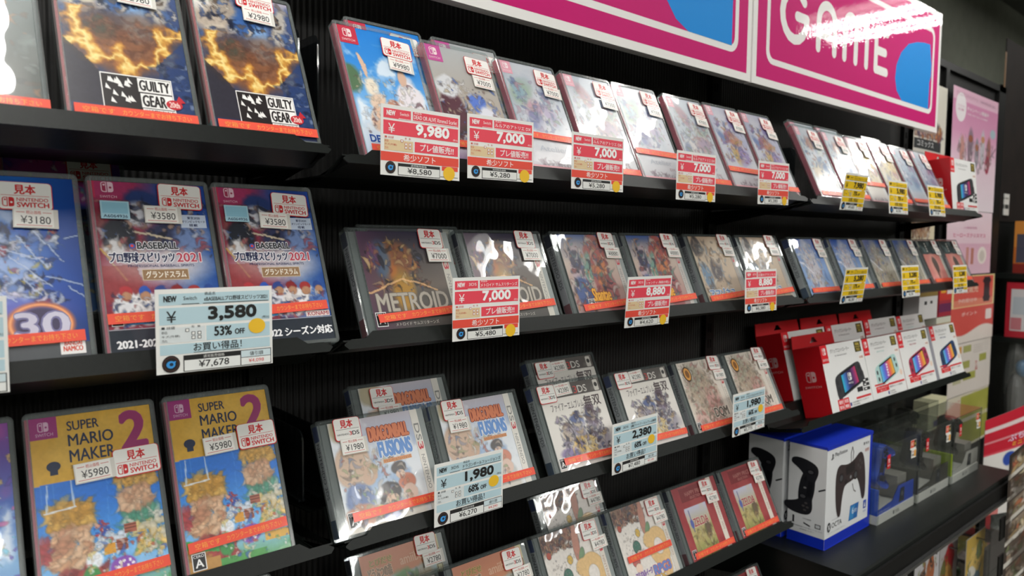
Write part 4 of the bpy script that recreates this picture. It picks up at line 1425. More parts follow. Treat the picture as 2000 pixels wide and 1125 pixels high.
for x, s in ((1.43, 'first blue and white case'), (1.545, 'second blue and white case'), (1.775, 'right-hand yellow-toned case')):
    make_case('tall', cv_past_d if x < 1.6 else cv_past_e, PINK, x, C1+.014, T1, 'game case hidden behind the '+s+', only its top edge showing', None, None, None, y=.713)

# --- middle bay, second shelf
TD = .4237
g = 'square game cases'
make_case('square', cv_orange_glow, DSK, .3855, R2, TD, 'dark square game case with an orange glow, left one, at the shelf end', (.765, .115, 2), ('7000', .80, .285, 1), (.12, .93, .885, -3))
make_case('square', cv_orange_glow, DSK, .412, R2+.004, TD, 'dark square game case right behind the left glowing one', None, None, None, y=.711)
make_case('square', cv_orange_glow, DSK, .5385, R2, TD, 'dark square game case with an orange glow, right one, behind a red card', (.775, .115, 2), ('7000', .80, .285, 1), (.12, .93, .885, -3))
make_case('square', cv_dance, DSK, .7030, R2, TD, 'square game case with blue and rusty red figure colours, left one', (.775, .115, 2), ('8880', .81, .275, 2), (.17, .96, .935, -3))
make_case('square', cv_dance, DSK, .8535, R2, TD, 'square game case with blue and rusty red figure colours, right one', (.775, .115, 2), ('8880', .81, .275, 2), (.17, .96, .935, -3))
make_case('square', cv_beige, DSK, 1.0150, R2, TD, 'beige square game case with blue title lettering, left one', (.775, .11, 2), ('8880', .80, .27, 2), (.12, .93, .945, -3))
make_case('square', cv_beige, DSK, 1.1730, R2, TD, 'beige square game case behind the 8,880 yen card at the right end', (.775, .11, 2), ('8880', .80, .27, 2), (.12, .93, .945, -3))

# --- middle bay, third shelf
TE = .4451
make_case('square', cv_orange_title, DSS, .3500, R3, TE, 'square orange-and-blue-titled game case, leftmost of the front row', (.245, .115, 1), ('1980', .265, .272, 1), (.14, .95, .885, 0))
make_case('square', cv_orange_title, DSS, .4990, R3, TE, 'square orange-and-blue-titled game case, behind the 1,980 yen card', (.245, .115, 1), ('1980', .265, .272, 1), (.14, .95, .900, 0))
make_case('square', cv_orange_title, DSS, .4170, R3+.023, TE, 'square orange-and-blue-titled game case standing behind the front two', (.30, .16, 1), ('1980', .34, .315, 1), None, y=.742)
make_case('square', cv_white_blue, DSS, .6720, R3, TE, 'white square game case with grey top band, left one in front', (.185, .135, 0), ('2380', .40, .105, -2), (.16, .95, .90, 1))
make_case('square', cv_white_blue, DSS, .8370, R3, TE, 'white square game case with grey top band, right one in front', (.185, .135, 0), ('2380', .40, .105, -2), (.16, .95, .90, 1))
make_case('square', cv_white_blue, DSS, .7060, R3+.026, TE, 'white square game case with a grey top band, in the second row', (.22, .155, 0), ('2380', .42, .135, -2), None, y=.738)
make_case('square', cv_swirl, DSK, .9943, R3, TE, 'cream square game case with swirling brown marks, left one', (.80, .115, 4), ('1980', .83, .29, 2), (.14, .93, .945, 0))
make_case('square', cv_swirl, DSK, 1.1420, R3, TE, 'cream square game case with swirling brown marks, right one at the shelf end', (.80, .10, 4), ('1980', .84, .27, 2), (.14, .93, .945, 0))

# --- middle bay, fourth shelf
make_case('square', cv_white_blue, DSK, .3700, R4, TE, 'square game case on the lower shelf, only one corner showing at the bottom', None, None, None)
make_case('square', cv_garden, DSK, .5240, R4, TE, 'square game case with an orange band and green garden, front one', (.76, .155, 2), ('2780', .83, .325, 0), (.14, .95, .9, 0))
make_case('square', cv_garden, DSK, .4180, R4+.026, TE, 'square game case with an orange band and green garden, in the second row', (.76, .105, 2), ('2780', .80, .265, 0), None, y=.744)
make_case('square', cv_white_tan, DSS, .6780, R4, TE, 'white square game case with big tan curve, left one in front', (.765, .155, 2), ('4780', .845, .32, 0), (.14, .95, .93, 0))
make_case('square', cv_white_tan, DSS, .8320, R4, TE, 'white square game case with big tan curve, right one in front', (.765, .155, 2), ('4780', .825, .30, 0), (.14, .88, .65, 0))
make_case('square', cv_white_tan, DSS, .7280, R4+.033, TE, 'white square game case with a big tan curve, in the second row', (.80, .12, 2), ('4780', .845, .255, 0), None, y=.742)
make_case('square', cv_red, DSK, .9890, R4, TE, 'dark red square game case with a landscape picture, left one', (.72, .155, 4), ('2780', .78, .31, 2), (.14, .93, .945, 0))
make_case('square', cv_red, DSK, 1.1410, R4, TE, 'dark red square game case with a landscape picture, right one', (.80, .135, 4), ('2780', .82, .285, 2), (.14, .93, .945, 0))
make_case('square', cv_red, DSK, 1.152, -.760, TE, 'square game case below the dark red cases, only its top corner showing', (.78, .12, 3), None, None)

# --- far bay, second shelf
make_case('square', cv_sky_a, DSS, 1.362, C2, TD, 'blue and white square game case, leftmost on the far second shelf', (.79, .14, 3), ('5280', .80, .30, 2), (.14, .93, .93, 0))
make_case('square', cv_sky_a, DSS, 1.526, C2, TD, 'blue and white square game case behind the tilted yellow card', (.79, .14, 3), ('5280', .82, .30, 2), (.14, .93, .93, 0))
make_case('square', cv_sky_b, DSS, 1.687, C2, TD, 'blue and beige square game case, left one, on the far second shelf', (.79, .14, 3), ('5280', .80, .30, 2), (.14, .93, .93, 0))
make_case('square', cv_sky_b, DSS, 1.853, C2, TD, 'blue and beige square game case, right one, behind a yellow card', (.79, .14, 3), ('5280', .80, .30, 2), (.14, .93, .93, 0))
make_case('square', cv_pink_disc, DSK, 2.012, C2, TD, 'square game case with a dark top and pink field, left one', (.79, .14, 3), ('5280', .80, .30, 2), (.14, .93, .93, 0))
make_case('square', cv_pink_disc, DSK, 2.168, C2, TD, 'square game case with a dark top and pink field, right one', (.79, .14, 3), ('5280', .80, .30, 2), (.14, .93, .93, 0))

# ------------------------------------------------------------------ price cards
def shop_mark(b, cx, cy, r, l=3):
    b.ell(cx, cy, r, r*1.02, '#16131a', l, 26)
    b.ell(cx, cy, r*.86, r*.88, '#4a2a22', l+1, 26)
    b.ell(cx, cy, r*.74, r*.76, '#17161c', l+2, 26)
    b.ell(cx-r*.04, cy-r*.05, r*.50, r*.44, '#3a9be6', l+3, 20)
    b.P([(cx+r*.1, cy+r*.25), (cx+r*.55, cy+r*.35), (cx+r*.42, cy+r*.05)], '#3a9be6', l+3)
    b.ell(cx+r*.02, cy-r*.02, r*.22, r*.2, '#17324a', l+4, 14)

def card_mesh(kind, title, sysname, price, was, off='', diff=''):
    """printed shelf card, 102 x 74 mm; origin at its top left corner"""
    W, H = .1025, .0740
    b = MB()
    b.box(0, 0, -H, W, .0006, 0, '#f1f1ee')
    b.front(0)
    R_ = lambda u0, v0, u1, v1, c, l=1: b.rect(u0*W, -v1*H, u1*W, -v0*H, c, l)
    T = lambda s, u0, v0, u1, v1, c, bold=.01, l=3: b.text(s, u0*W, -v1*H, u1*W, -v0*H, c, l, bold)
    if kind == 'blue':
        PA, TX, NUM, TX2 = '#bcd8e2', '#1c1c1e', '#161618', '#1c1c1e'
    elif kind == 'red':
        PA, TX, NUM, TX2 = '#ee4a5c', '#fdf4f4', '#ffffff', '#fdf4f4'
    else:
        PA, TX, NUM, TX2 = '#f8ce14', '#2a2410', '#2a2410', '#2a2410'
    if kind == 'red':
        R_(.03, .055, .36, .19, PA)
        R_(.385, .055, .975, .19, PA)
    else:
        R_(.03, .055, .975, .19, PA)
    R_(.03, .22, .975, .42, PA)
    T('NEW', .065, .08, .17, .15, TX, .05)
    T(sysname, .225, .09, .335, .135, TX, .01)
    R_(.21, .178, .355, .186, TX, 2)
    T('商品名', .40, .045, .49, .085, TX, .005)
    T(title, .395, .10, .955, .158, TX, .012)
    R_(.385, .178, .965, .186, TX, 2)
    T('¥', .085, .26, .165, .395, TX, .005)
    n = len(price)
    T(price, (.42 if kind != 'blue' else .425), .225, .855, .405, NUM, .055)
    T('(税込)', .905, .375, .97, .41, TX, .0)
    # check list
    if kind == 'red':
        R_(.04, .49, .39, .645, '#e8cfa4')
        tc = '#d06a5c'
    else:
        R_(.03, .455, .40, .635, PA if kind == 'yellow' else '#dfe6e8')
        tc = '#33383c'
    T('■ 詳細', .045, .44, .15, .475, tc)
    for k, s in enumerate(('新品', 'キズ(外観)', '汚れ')):
        T(s, .045, .493+.05*k, .09+.10*(k == 1), .527+.05*k, tc)
    T('有', .285, .44, .31, .47, tc)
    T('無', .335, .44, .36, .47, tc)
    for u, v in ((.235, .475), (.285, .515), (.285, .565), (.335, .515), (.335, .565)):
        R_(u, v, u+.032, v+.04, tc, 2)
        R_(u+.005, v+.006, u+.027, v+.034, '#f3f3f0', 3)
    if kind == 'red':
        R_(.41, .485, .975, .635, PA)
        T('プレ値販売!!', .475, .505, .915, .615, TX2, .02)
        R_(.0, .665, .985, .795, '#ea5040')
        T('希少ソフト', .27, .68, .675, .78, '#fdf0ec', .012)
        shop_mark(b, .115*W, -.885*H, .062*W)
        R_(.205, .815, .735, .985, '#1b1b1c', 2)
        R_(.212, .86, .728, .978, '#e9e9e6', 3)
        T('通常販売価格', .36, .824, .56, .852, '#e9e9e6', 0, 4)
        T('¥'+was, .32, .875, .625, .965, '#1b1b1c', .012, 4)
        R_(.76, .80, .975, .865, '#ea5040')
        R_(.74, .955, .975, .962, '#33241c', 2)
        b.ell(.855*W, -.905*H, .078*W, .105*H, '#f3c22c', 4, 22)
    else:
        R_(.41, .455, .975, .635, PA)
        T(off+'%', .475, .47, .63, .59, TX, .045)
        T('OFF', .655, .515, .745, .585, TX, .04)
        b.ell(.855*W, -.50*H, .078*W, .095*H, '#f3c22c', 4, 22)
        R_(.03, .655, .975, .775, PA)
        T('お買い得品！', .30, .655, .715, .755, TX, .012)
        R_(.30, .764, .70, .770, TX, 2)
        shop_mark(b, .115*W, -.885*H, .072*W)
        R_(.215, .795, .985, .99, '#1b1b1c', 2)
        R_(.222, .855, .70, .982, '#eef0ee', 3)
        R_(.708, .803, .978, .885, '#d3e4ea' if kind == 'blue' else PA, 3)
        R_(.708, .892, .978, .982, '#eef0ee', 3)
        T('通常販売価格', .38, .805, .56, .843, '#d9d9d6', 0, 4)
        T('¥'+was, .34, .868, .60, .965, '#1b1b1c', .012, 4)
        T('値引額', .785, .818, .91, .872, '#1b1b1c', .01, 4)
        T('¥'+diff, .775, .91, .915, .962, '#d84848', .01, 4)
    return b.mesh('price_card', M_CARD)

_cm = {}
def card(x, z, args, label, group, yaw=0, roll=0, y=.6700, pitch=0):
    k = args
    if k not in _cm:
        _cm[k] = card_mesh(*args)
    o = link('price_card', _cm[k], None, (x, y, Zc(z)), (rad(pitch), rad(roll), rad(yaw)))
    tag(o, label, 'price card', group)
    # clear hanger that clips the card to the shelf lip
    b = MB()
    b.box(.030, .0006, -.050, .072, .0011, -.006)
    b.box(.030, .0006, -.050, .072, .0085, -.0495)
    b.build('hanger', M_PACK, parent=o)
    return o

gb, gr, gy = 'pale blue price cards', 'red price cards', 'yellow price cards'
card(.1672, -.0460, ('blue', 'eBASEBALLプロ野球スピリッツ2021', 'Switch', '3,580', '7,678', '53', '4,098'), 'pale blue price card reading 3,580 in front of the baseball cases', gb, y=.664)
card(-.0395, -.0465, ('blue', 'スーパーロボット大戦30', 'Switch', '3,180', '7,980', '60', '4,800'), 'pale blue price card cut off by the left edge of the photo', gb, y=.664)
card(.3905, .1405, ('red', 'DEAD OR ALIVE Xtreme3 Scarlet', 'Switch', '9,980', '8,580'), 'red price card reading 9,980 under the beach cover case', gr, y=.668, roll=.5)
RA = ('red', 'ルルアのアトリエ DX', 'Switch', '7,000', '5,280')
card(.5050, .1440, RA, 'red price card reading 7,000, second from left on the top shelf', gr, roll=-.4)
card(.6755, .1410, RA, 'red price card reading 7,000, third of the red cards on the top shelf', gr)
card(.9000, .1365, RA, 'red price card reading 7,000, fourth of the red cards on the top shelf', gr)
card(1.1290, .1385, RA, 'red price card reading 7,000, rightmost of the red cards on the top shelf', gr, roll=-1)
card(.4850, -.0450, ('red', 'メトロイド サムスリターンズ', '3DS', '7,000', '5,480'), 'red price card reading 7,000 on the second shelf', gr)
card(.7930, -.0525, ('red', 'シャンティ-海賊の呪い', '3DS', '8,880', '4,620'), 'red price card reading 8,880 left of the beige cases', gr, pitch=4)
card(1.0970, -.0485, ('red', '王国のアマゾネス', '3DS', '8,880', '6,380'), 'red price card reading 8,880 on the beige case at the right end', gr, pitch=-2)
card(.4610, -.2595, ('blue', 'ドラゴンボールフュージョンズ', '3DS', '1,980', '6,270', '68', '4,290'), 'pale blue price card reading 1,980 between the orange-titled cases', gb, y=.671)
card(.7665, -.2625, ('blue', '[通]ファイアーエムブレム無双', '3DS', '2,380', '7,480', '68', '5,100'), 'pale blue price card reading 2,380 in front of the white cases', gb, roll=-1, y=.671)
card(1.0740, -.2610, ('blue', 'ドラゴンクエストモンスターズ', '3DS', '1,980', '5,775', '66', '3,795'), 'pale blue price card reading 1,980 at the right end of the third shelf', gb, roll=-1, y=.671)
YA = lambda t, p, w_, d: ('yellow', t, 'Switch', p, w_, '75', d)
card(1.4385, .1385, YA('ルルアのアトリエ', '7,980', '9,680', '1,700'), 'yellow price card reading 7,980 on the far top shelf, tilted', gy, y=.662, pitch=8)
card(1.6580, .1380, YA('ルルアのアトリエ', '5,980', '6,980', '1,000'), 'yellow price card reading 5,980, middle one on the far top shelf', gy, pitch=-4)
card(1.8800, .1390, YA('ルルアのアトリエ', '5,980', '7,480', '1,500'), 'yellow price card reading 5,980, rightmost on the far top shelf', gy, pitch=-7)
YB = lambda t: ('yellow', t, '3DS', '5,280', '6,380', '17', '1,100')
card(1.4560, -.0520, YB('ニンテンドー3DSソフト'), 'yellow price card reading 5,280 on the far second shelf, strongly tilted', gy, y=.662, pitch=8)
card(1.7480, -.0520, YB('ニンテンドー3DSソフト'), 'yellow price card reading 5,280, middle one on the far second shelf', gy, pitch=-5)
card(2.0770, -.0570, YB('ニンテンドー3DSソフト'), 'yellow price card reading 5,280, rightmost on the far second shelf', gy, pitch=-4)

# ------------------------------------------------------------------ cartons with a hang tab
def grip_meshes(W, D, H, side, acc, scr, art, dark):
    """carton: white front with a hand-held picture, coloured sides"""
    b = MB()
    b.box(0, 0, 0, W, D, H, '#e9e9e8', 'l')
    b.add([(0, D, 0), (0, 0, 0), (0, 0, H), (0, D, H)], [(0, 1, 2, 3)], '#c3141e')
    b.left(0, D)
    if side[0] == side[1]:
        b.rect(0, 0, D, H, side[0], 1)
        switch_logo(b, D*.32, H*.50, D*.36, '#d9a9a9', side[0], 2)
        b.text('SWITCH', D*.22, H*.415, D*.80, H*.445, '#d9a9a9', 3, .01)
    else:                                                   # colour band fading to white is printed on these sides
        A = Art(D, H, side[0], 5, 700)
        A.hmix(side[1], .1, .95)
        b.raster(A.im, 0, 0, D, H, 1)
    b.top(H)
    b.rect(0, 0, W, D, '#b3141c', 1)
    b.front(0)
    w, h = W, H
    R_ = lambda u0, v0, u1, v1, c, l=1: b.rect(u0*w, h*(1-v1), u1*w, h*(1-v0), c, l)
    T = lambda s, u0, v0, u1, v1, c, bold=.01, l=3: b.text(s, u0*w, h*(1-v1), u1*w, h*(1-v0), c, l, bold)
    b.rect(0, h*.74, w*.15, h, '#e2202c', 1)
    switch_logo(b, w*.040, h*.86, w*.075, '#f6e6e6', '#e2202c', 2)
    T('SWITCH', .02, .195, .135, .23, '#f6e6e6', .02)
    T('グリップコントローラー', .21, .075, .66, .135, '#4a4a4c', .005)
    T('for Nintendo Switch', .30, .165, .58, .19, '#8a8a8c', 0)
    if not dark:
        T('SPLIT PAD', .34, .225, .56, .25, art, .02)
    R_(.80, .03, .96, .185, '#4c4418')
    T('有機EL', .825, .045, .935, .09, '#d8c060', .02)
    R_(.815, .105, .945, .112, '#d8c060', 2)
    T('対応', .835, .125, .925, .17, '#d8c060', .02)
    R_(.86, .235, .97, .31, '#f3efe9', 1)
    T('¥5480', .87, .25, .96, .29, '#b8685c', 0)
    # picture of the handheld, printed in perspective
    q = lambda u, v: (u*w, h*(1-v))
    def quadmap(c):
        def m(s_, t_):
            a = [(1-s_)*(1-t_), s_*(1-t_), s_*t_, (1-s_)*t_]
            return q(sum(a[i]*c[i][0] for i in range(4)), sum(a[i]*c[i][1] for i in range(4)))
        return m
    m = quadmap(((.19, .47), (.84, .30), (.90, .62), (.19, .82)))
    rr = [m(.5+.5*math.copysign(abs(math.cos(t))**.35, math.cos(t)), .5+.5*math.copysign(abs(math.sin(t))**.35, math.sin(t))) for t in [2*math.pi*i/36 for i in range(36)]]
    b.P(rr[::-1], art, 2)
    if dark:
        b.P([m(-.0, .55), m(.16, .5), (m(.14, 1.1)), m(.03, 1.22)], art, 2)
        b.P([m(.86, .6), m(1.02, .55), m(1.0, 1.10), m(.90, 1.15)], art, 2)
    s0, s1 = (.22, .80) if dark else (.20, .80)
    b.P([m(s0, .06), m(s1, .06), m(s1, .94), m(s0, .94)], '#17171a', 3)
    N = 14
    cols = scr
    for i in range(N):
        a0, a1 = s0+.02+(s1-s0-.04)*i/N, s0+.02+(s1-s0-.04)*(i+1)/N
        f = i/(N-1)*(len(cols)-1)
        k = min(int(f), len(cols)-2)
        c = hexrgb(cols[k])*(1-(f-k))+hexrgb(cols[k+1])*(f-k)
        b.P([m(a0, .13), m(a1, .13), m(a1, .87), m(a0, .87)], [float(x) for x in c], 4)
    if dark:
        x, y = m(.51, .50)
        switch_logo(b, x-w*.04, y-h*.02, w*.085, '#f2f2f2', '#3a3860', 5)
        b.text('SWITCH', x-w*.055, y-h*.07, x+w*.06, y-h*.045, '#f2f2f2', 6, .02)
    else:
        x, y = m(.5, .5)
        for k in range(5):
            b.rect(x-w*.02+w*.006*(k % 2), y-h*.10+h*.043*k, x+w*.025, y-h*.10+h*.043*k+h*.028, '#f4f4f8', 5)
    for (s_, t_) in ((.08, .3), (.1, .62), (.91, .3), (.92, .62)):
        x, y = m(s_, t_)
        b.ell(x, y, w*.022, w*.028, '#2a2a2e' if dark else '#3a3038', 3, 12)
    if dark:
        R_(.16, .80, .42, .955, '#d8262c', 2)
        R_(.285, .80, .292, .955, '#f0e6e6', 3)
        T('連射', .18, .815, .27, .87, '#f6e6e6', .02)
        T('背面', .31, .815, .40, .87, '#f6e6e6', .02)
        T('割当', .18, .89, .27, .94, '#f6e6e6', .02)
        T('機能', .31, .89, .40, .94, '#f6e6e6', .02)
        R_(.66, .70, .80, .77, '#2c2c2e', 2)
        for k in range(3):
            R_(.82, .60+.065*k, .98, .645+.065*k, '#2c2c2e', 2)
            R_(.85, .612+.065*k, .90, .632+.065*k, '#eeeeee', 3)
        R_(.60, .835, .97, .865, '#cf3036', 2)
        T('組み立てが必要です', .61, .88, .90, .905, '#6a6a6c')
    else:
        R_(.10, .735, .40, .76, '#d8262c', 2)
        R_(.12, .775, .48, .87, '#d8262c', 2)
        R_(.48, .765, .97, .795, '#d8262c', 2)
        T('アタッチメント', .15, .79, .44, .825, '#fbeaea', .02)
        T('セット', .22, .832, .40, .862, '#fbeaea', .02)
        T('携帯モード専用', .5, .81, .88, .845, '#7a6a6a')
        b.ell(w*.92, h*.36, w*.04, h*.05, '#ecd2c0', 2, 14)
    b.rect(w*.43, h*.065, w*.465, h*.115, '#3a3a8c', 2)
    T('HORI', .49, .885, .63, .905, '#3a3a3c', .02)
    T('STORE', .49, .92, .66, .94, '#3a3a3c', .01)
    return b.mesh('carton', M_BOX)

def tab_mesh(W, D, H, col):
    b = MB()
    t, th = .028, .0012
    y1 = D
    cx = W*.50
    o = [(.0, 0), (W*.992, 0), (W*.985, t), (.006, t)]
    hole = [(cx-.018, t*.30), (cx+.018, t*.30), (cx+.010, t*.52), (cx+.006, t*.72), (cx-.006, t*.72), (cx-.010, t*.52)]
    # ring of quads between the outline and the hanging hole
    oo = [(0, 0), (W*.992, 0), (W*.989, t*.5), (W*.985, t), (.006, t), (.003, t*.5)]
    n = 6
    P = []
    for y in (y1-th, y1):
        P += [(x, y, H+z) for x, z in oo]+[(x, y, H+z) for x, z in hole]
    fs = []
    for i in range(n):
        j = (i+1) % n
        fs.append((i, j, n+j, n+i))
        fs.append((12+j, 12+i, 12+n+i, 12+n+j))
        fs.append((j, i, 12+i, 12+j))
        fs.append((n+i, n+j, 12+n+j, 12+n+i))
    b.add(P, fs, col)
    return b.mesh('hang_tab', M_BOX)

SCR = ['#6cc8f0', '#5a8ae8', '#8a5cd0', '#e85a8a', '#f08a4a', '#f0c050']
SCRD = ['#3ab8d8', '#4a78c8', '#3a3868', '#342c50', '#7a3a78', '#c8406a']
KIND = {
    'red': (grip_meshes(.198, .062, .149, ('#c3141e', '#c3141e'), '#2a2a2e', SCRD, '#3a3a3e', True), '#c8141e'),
    'mint': (grip_meshes(.190, .062, .146, ('#a8dcd8', '#e6eeec'), '#9ad8d0', SCR, '#b4d8d4', False), '#c8141e'),
    'pink': (grip_meshes(.190, .062, .146, ('#8c2438', '#f0dcdc'), '#b83858', SCR, '#b0385a', False), '#c8141e'),
    'navy': (grip_meshes(.182, .062, .146, ('#3a406c', '#dcdce6'), '#34507c', SCR, '#2f4a74', False), '#c8141e'),
}
_tabs = {}
def carton(kind, x, y, z, th, label, tab=True, scale=1.0):
    W, H = {'red': (.198, .149), 'mint': (.190, .146), 'pink': (.190, .146), 'navy': (.182, .146)}[kind]
    oy, oz = fr(0, -.0065, z, th, y)
    t = thing('controller_carton', label, 'box', (x, oy, oz), (-th, 0, 0), 'hand-held controller cartons')
    link('carton', KIND[kind][0], t)
    if tab:
        if kind not in _tabs:
            _tabs[kind] = tab_mesh(W, .062, H, KIND[kind][1])
        link('hang_tab', _tabs[kind], t)
    return t
TG = .25
carton('red', 1.483, .69, C3, TG, 'white carton with a red side and black hand-held controller, frontmost at left')
carton('mint', 1.6835, .69, C3, TG, 'white carton with a pale mint controller, second in the front row', tab=False)
carton('pink', 1.8775, .69, C3, TG, 'white carton with a magenta controller and fading pink side', tab=False)
carton('navy', 2.0880, .69, C3, TG, 'white carton with a navy controller, rightmost of the front row', tab=False)
carton('red', 1.475, .774, C3+.020, TG, 'red-sided carton with a hang tab, half hidden behind the left-hand cartons')
carton('red', 1.680, .774, C3+.020, TG, 'red-tabbed carton behind the mint controller carton')
carton('red', 1.885, .774, C3+.020, TG, 'red-tabbed carton behind the magenta controller carton')
carton('mint', 2.088, .774, C3+.020, TG, 'white carton behind the navy controller carton', tab=False)
t = carton('red', 2.150, .70, C1, .10, 'red-sided white carton alone at the far end of the top shelf')

# ------------------------------------------------------------------ pad boxes on the deep shelf
def pad_outline(cx, cy, sx, sy, rot=0):
    """outline of a game pad seen from the front: body with two long grips"""
    half = [(0, .52), (.30, .56), (.62, .66), (.82, .60), (.94, .36), (1.0, -.1), (1.0, -.62), (.93, -.98), (.82, -1.08), (.72, -1.0), (.62, -.62), (.50, -.30), (.34, -.14), (0, -.14)]
    pts = [(x, y) for x, y in half]+[(-x, y) for x, y in reversed(half[1:-1])]
    ca, sa = math.cos(rad(rot)), math.sin(rad(rot))
    sm = []
    n = len(pts)
    for i in range(n):                                      # round the outline
        p0, p1, p2, p3 = pts[i-1], pts[i], pts[(i+1) % n], pts[(i+2) % n]
        for k in range(4):
            t_ = k/4
            f = lambda a: .5*((2*p1[a])+(-p0[a]+p2[a])*t_+(2*p0[a]-5*p1[a]+4*p2[a]-p3[a])*t_*t_+(-p0[a]+3*p1[a]-3*p2[a]+p3[a])*t_**3)
            sm.append((f(0), f(1)))
    return [(cx+sx*x*ca-sy*y*sa, cy+sx*x*sa+sy*y*ca) for x, y in sm][::-1]

def pad_picture(b, cx, cy, sx, sy, rot, body, key, l=2):
    ca, sa = math.cos(rad(rot)), math.sin(rad(rot))
    M = lambda x, y: (cx+sx*x*ca-sy*y*sa, cy+sx*x*sa+sy*y*ca)
    b.P(pad_outline(cx, cy, sx, sy, rot), body, l)
    e = lambda x, y, r, c, k=1: b.ell(*M(x, y), sx*r, sy*r*1.05, c, l+k, 18)
    b.P([M(-.30, .46), M(-.28, .16), M(.28, .16), M(.30, .46)], key, l+1)
    for s in (-1, 1):
        e(.33*s if s > 0 else -.62, -.02 if s > 0 else .20, .16, key)
        e(.33*s if s > 0 else -.62, -.02 if s > 0 else .20, .10, '#4a4a4e', 2)
    for dx, dy in ((0, .13), (0, -.13), (.13, 0), (-.13, 0)):
        e(.66+dx, .24+dy, .06, '#4c4848')
    b.P([M(-.42, .0), M(-.22, .0), M(-.22, -.08), M(-.42, -.08)], key, l+1)
    b.P([M(-.36, .06), M(-.28, .06), M(-.28, -.14), M(-.36, -.14)], key, l+1)
    e(0, .02, .055, '#8a8a8c')

def ps_mark(b, x, y, s, col, l=3):
    b.P([(x+s*.40, y), (x+s*.58, y+s*.06), (x+s*.58, y+s*.92), (x+s*.40, y+s*1.0)], col, l)
    b.P([(x+s*.58, y+s*.92), (x+s*.82, y+s*.80), (x+s*.84, y+s*.55), (x+s*.62, y+s*.52), (x+s*.62, y+s*.60), (x+s*.72, y+s*.64), (x+s*.70, y+s*.76), (x+s*.58, y+s*.82)], col, l)
    b.P([(x, y+s*.18), (x+s*.36, y+s*.34), (x+s*.36, y+s*.24), (x+s*.14, y+s*.16), (x+s*.36, y+s*.12), (x+s*.36, y+s*.04), (x+s*.08, y+s*.06)], col, l)
    b.P([(x+s*.62, y+s*.16), (x+s*.96, y+s*.28), (x+s*.92, y+s*.40), (x+s*.62, y+s*.36), (x+s*.62, y+s*.28), (x+s*.80, y+s*.30), (x+s*.62, y+s*.24)], col, l)

def pad_box(x, y, label):
    W, D, H = .209, .081, .210
    t = thing('game_pad_box', label, 'box', (x, y, Zc(C4)+.0005), group='blue and white game pad boxes')
    BL = '#1230b8'
    b = MB()
    b.box(.0008, .0008, .001, W-.0008, D-.0008, H-.001, '#e4e6e8')
    b.front(.0008)
    b.rect(.001, .0, W-.001, .022, BL, 1)
    b.rect(W-.012, .0, W-.001, H-.006, BL, 1)
    pad_picture(b, .108, .128, .068, .062, 7, '#3a2f30', '#241e20', 3)
    b.stroke([(.108, .160), (.106, .180), (.112, .192), (.118, .180), (.116, .166)], .0022, '#3a2f30', 2)
    b.stroke([(.118, .112), (.124, .098), (.134, .092)], .0022, '#4a4444', 2)
    ps_mark(b, .017, .181, .013, '#2a2c32')
    b.text('PlayStation', .034, .184, .088, .194, '#3a3c42', 3, .004)
    b.rect(.165, .186, .170, .192, '#3a3c42', 2)
    b.text('専用', .173, .186, .190, .192, '#3a3c42', 3, .01)
    b.text('¥6980', .172, .170, .192, .178, '#c07a70', 3, 0)
    b.ell(.0185, .043, .0075, .0100, '#26282c', 3, 20)
    b.stroke([(.0150, .0475), (.0215, .0385)], .0022, '#e4e6e8', 4)
    b.stroke([(.0165, .0375), (.0165, .0420)], .0018, '#e4e6e8', 4)
    b.stroke([(.0208, .0440), (.0208, .0485)], .0018, '#e4e6e8', 4)
    b.text('ホリパッド FPSプラス', .030, .0535, .070, .0565, '#8a8c90', 3)
    b.text('OCTA', .030, .0385, .074, .0490, '#2c2e32', 3, .012)
    b.text('ワイヤレスではありません', .014, .0285, .090, .0315, '#a4a6a8', 3)
    b.P([(.106, .034), (.146, .034), (.152, .066), (.112, .066)], '#2868b0', 2)
    b.P([(.108, .036), (.128, .036), (.134, .064), (.113, .064)], '#3a8ac8', 3)
    b.text('6', .120, .046, .128, .060, '#dceaf6', 4, .04)
    b.text('ボタン', .130, .047, .145, .056, '#dceaf6', 4, .02)
    b.rect(.174, .045, .188, .063, '#2c4cb0', 2)
    b.P([(.177, .048), (.181, .060), (.185, .048)], '#e4e6e8', 3)
    b.text('HORI', .174, .037, .188, .041, '#7a8cc0', 3)
    b.left(.0008, D)
    b.rect(.001, 0, D-.001, .022, BL, 1)
    pad_picture(b, .036, .118, .058, .034, -98, '#202126', '#131419', 3)
    b.ell(.040, .116, .046, .0165, '#202126', 2, 30, rad(-98))
    b.stroke([(.066, .118), (.078, .124)], .003, '#1c1d22', 2)
    b.text('対応機種', .034, .052, .052, .055, '#6a6e74', 3)
    b.rect(.012, .040, .016, .055, '#2a2c30', 2)
    b.P([(.036, .046), (.050, .042), (.050, .039), (.036, .043)], '#2a2c30', 2)
    b.rect(.060, .040, .072, .049, '#2a2c30', 2)
    b.rect(.0615, .0415, .0705, .0475, '#d0d4d8', 3)
    b.text('有線接続でお使いください', .014, .034, .076, .0365, '#5a5e64', 3)
    b.text('保護者の方へ', .028, .029, .060, .0312, '#5a5e64', 3)
    b.build('carton', M_BOX, parent=t)
    b = MB()                                                # blue lid: top panel folded over the front and side
    b.box(0, 0, H-.001, W, D, H+.0006, BL)
    b.box(0, -.0002, H-.0065, W, .0008, H, BL)
    b.box(-.0002, 0, H-.0045, .0008, D, H, BL)
    b.box(.010, -.0005, H-.0005, W-.010, .0002, H+.0012, BL)
    b.build('lid', M_BOX, parent=t)
    b = MB()
    b.box(0, -.0003, 0, W, D, .001, BL)
    b.build('base_flap', M_BOX, parent=t)
    return t
pad_box(1.393, .655, 'blue and white box with two printed black game pads, the front one')
pad_box(1.388, .745, 'blue and white game pad box, partly hidden behind its twin')

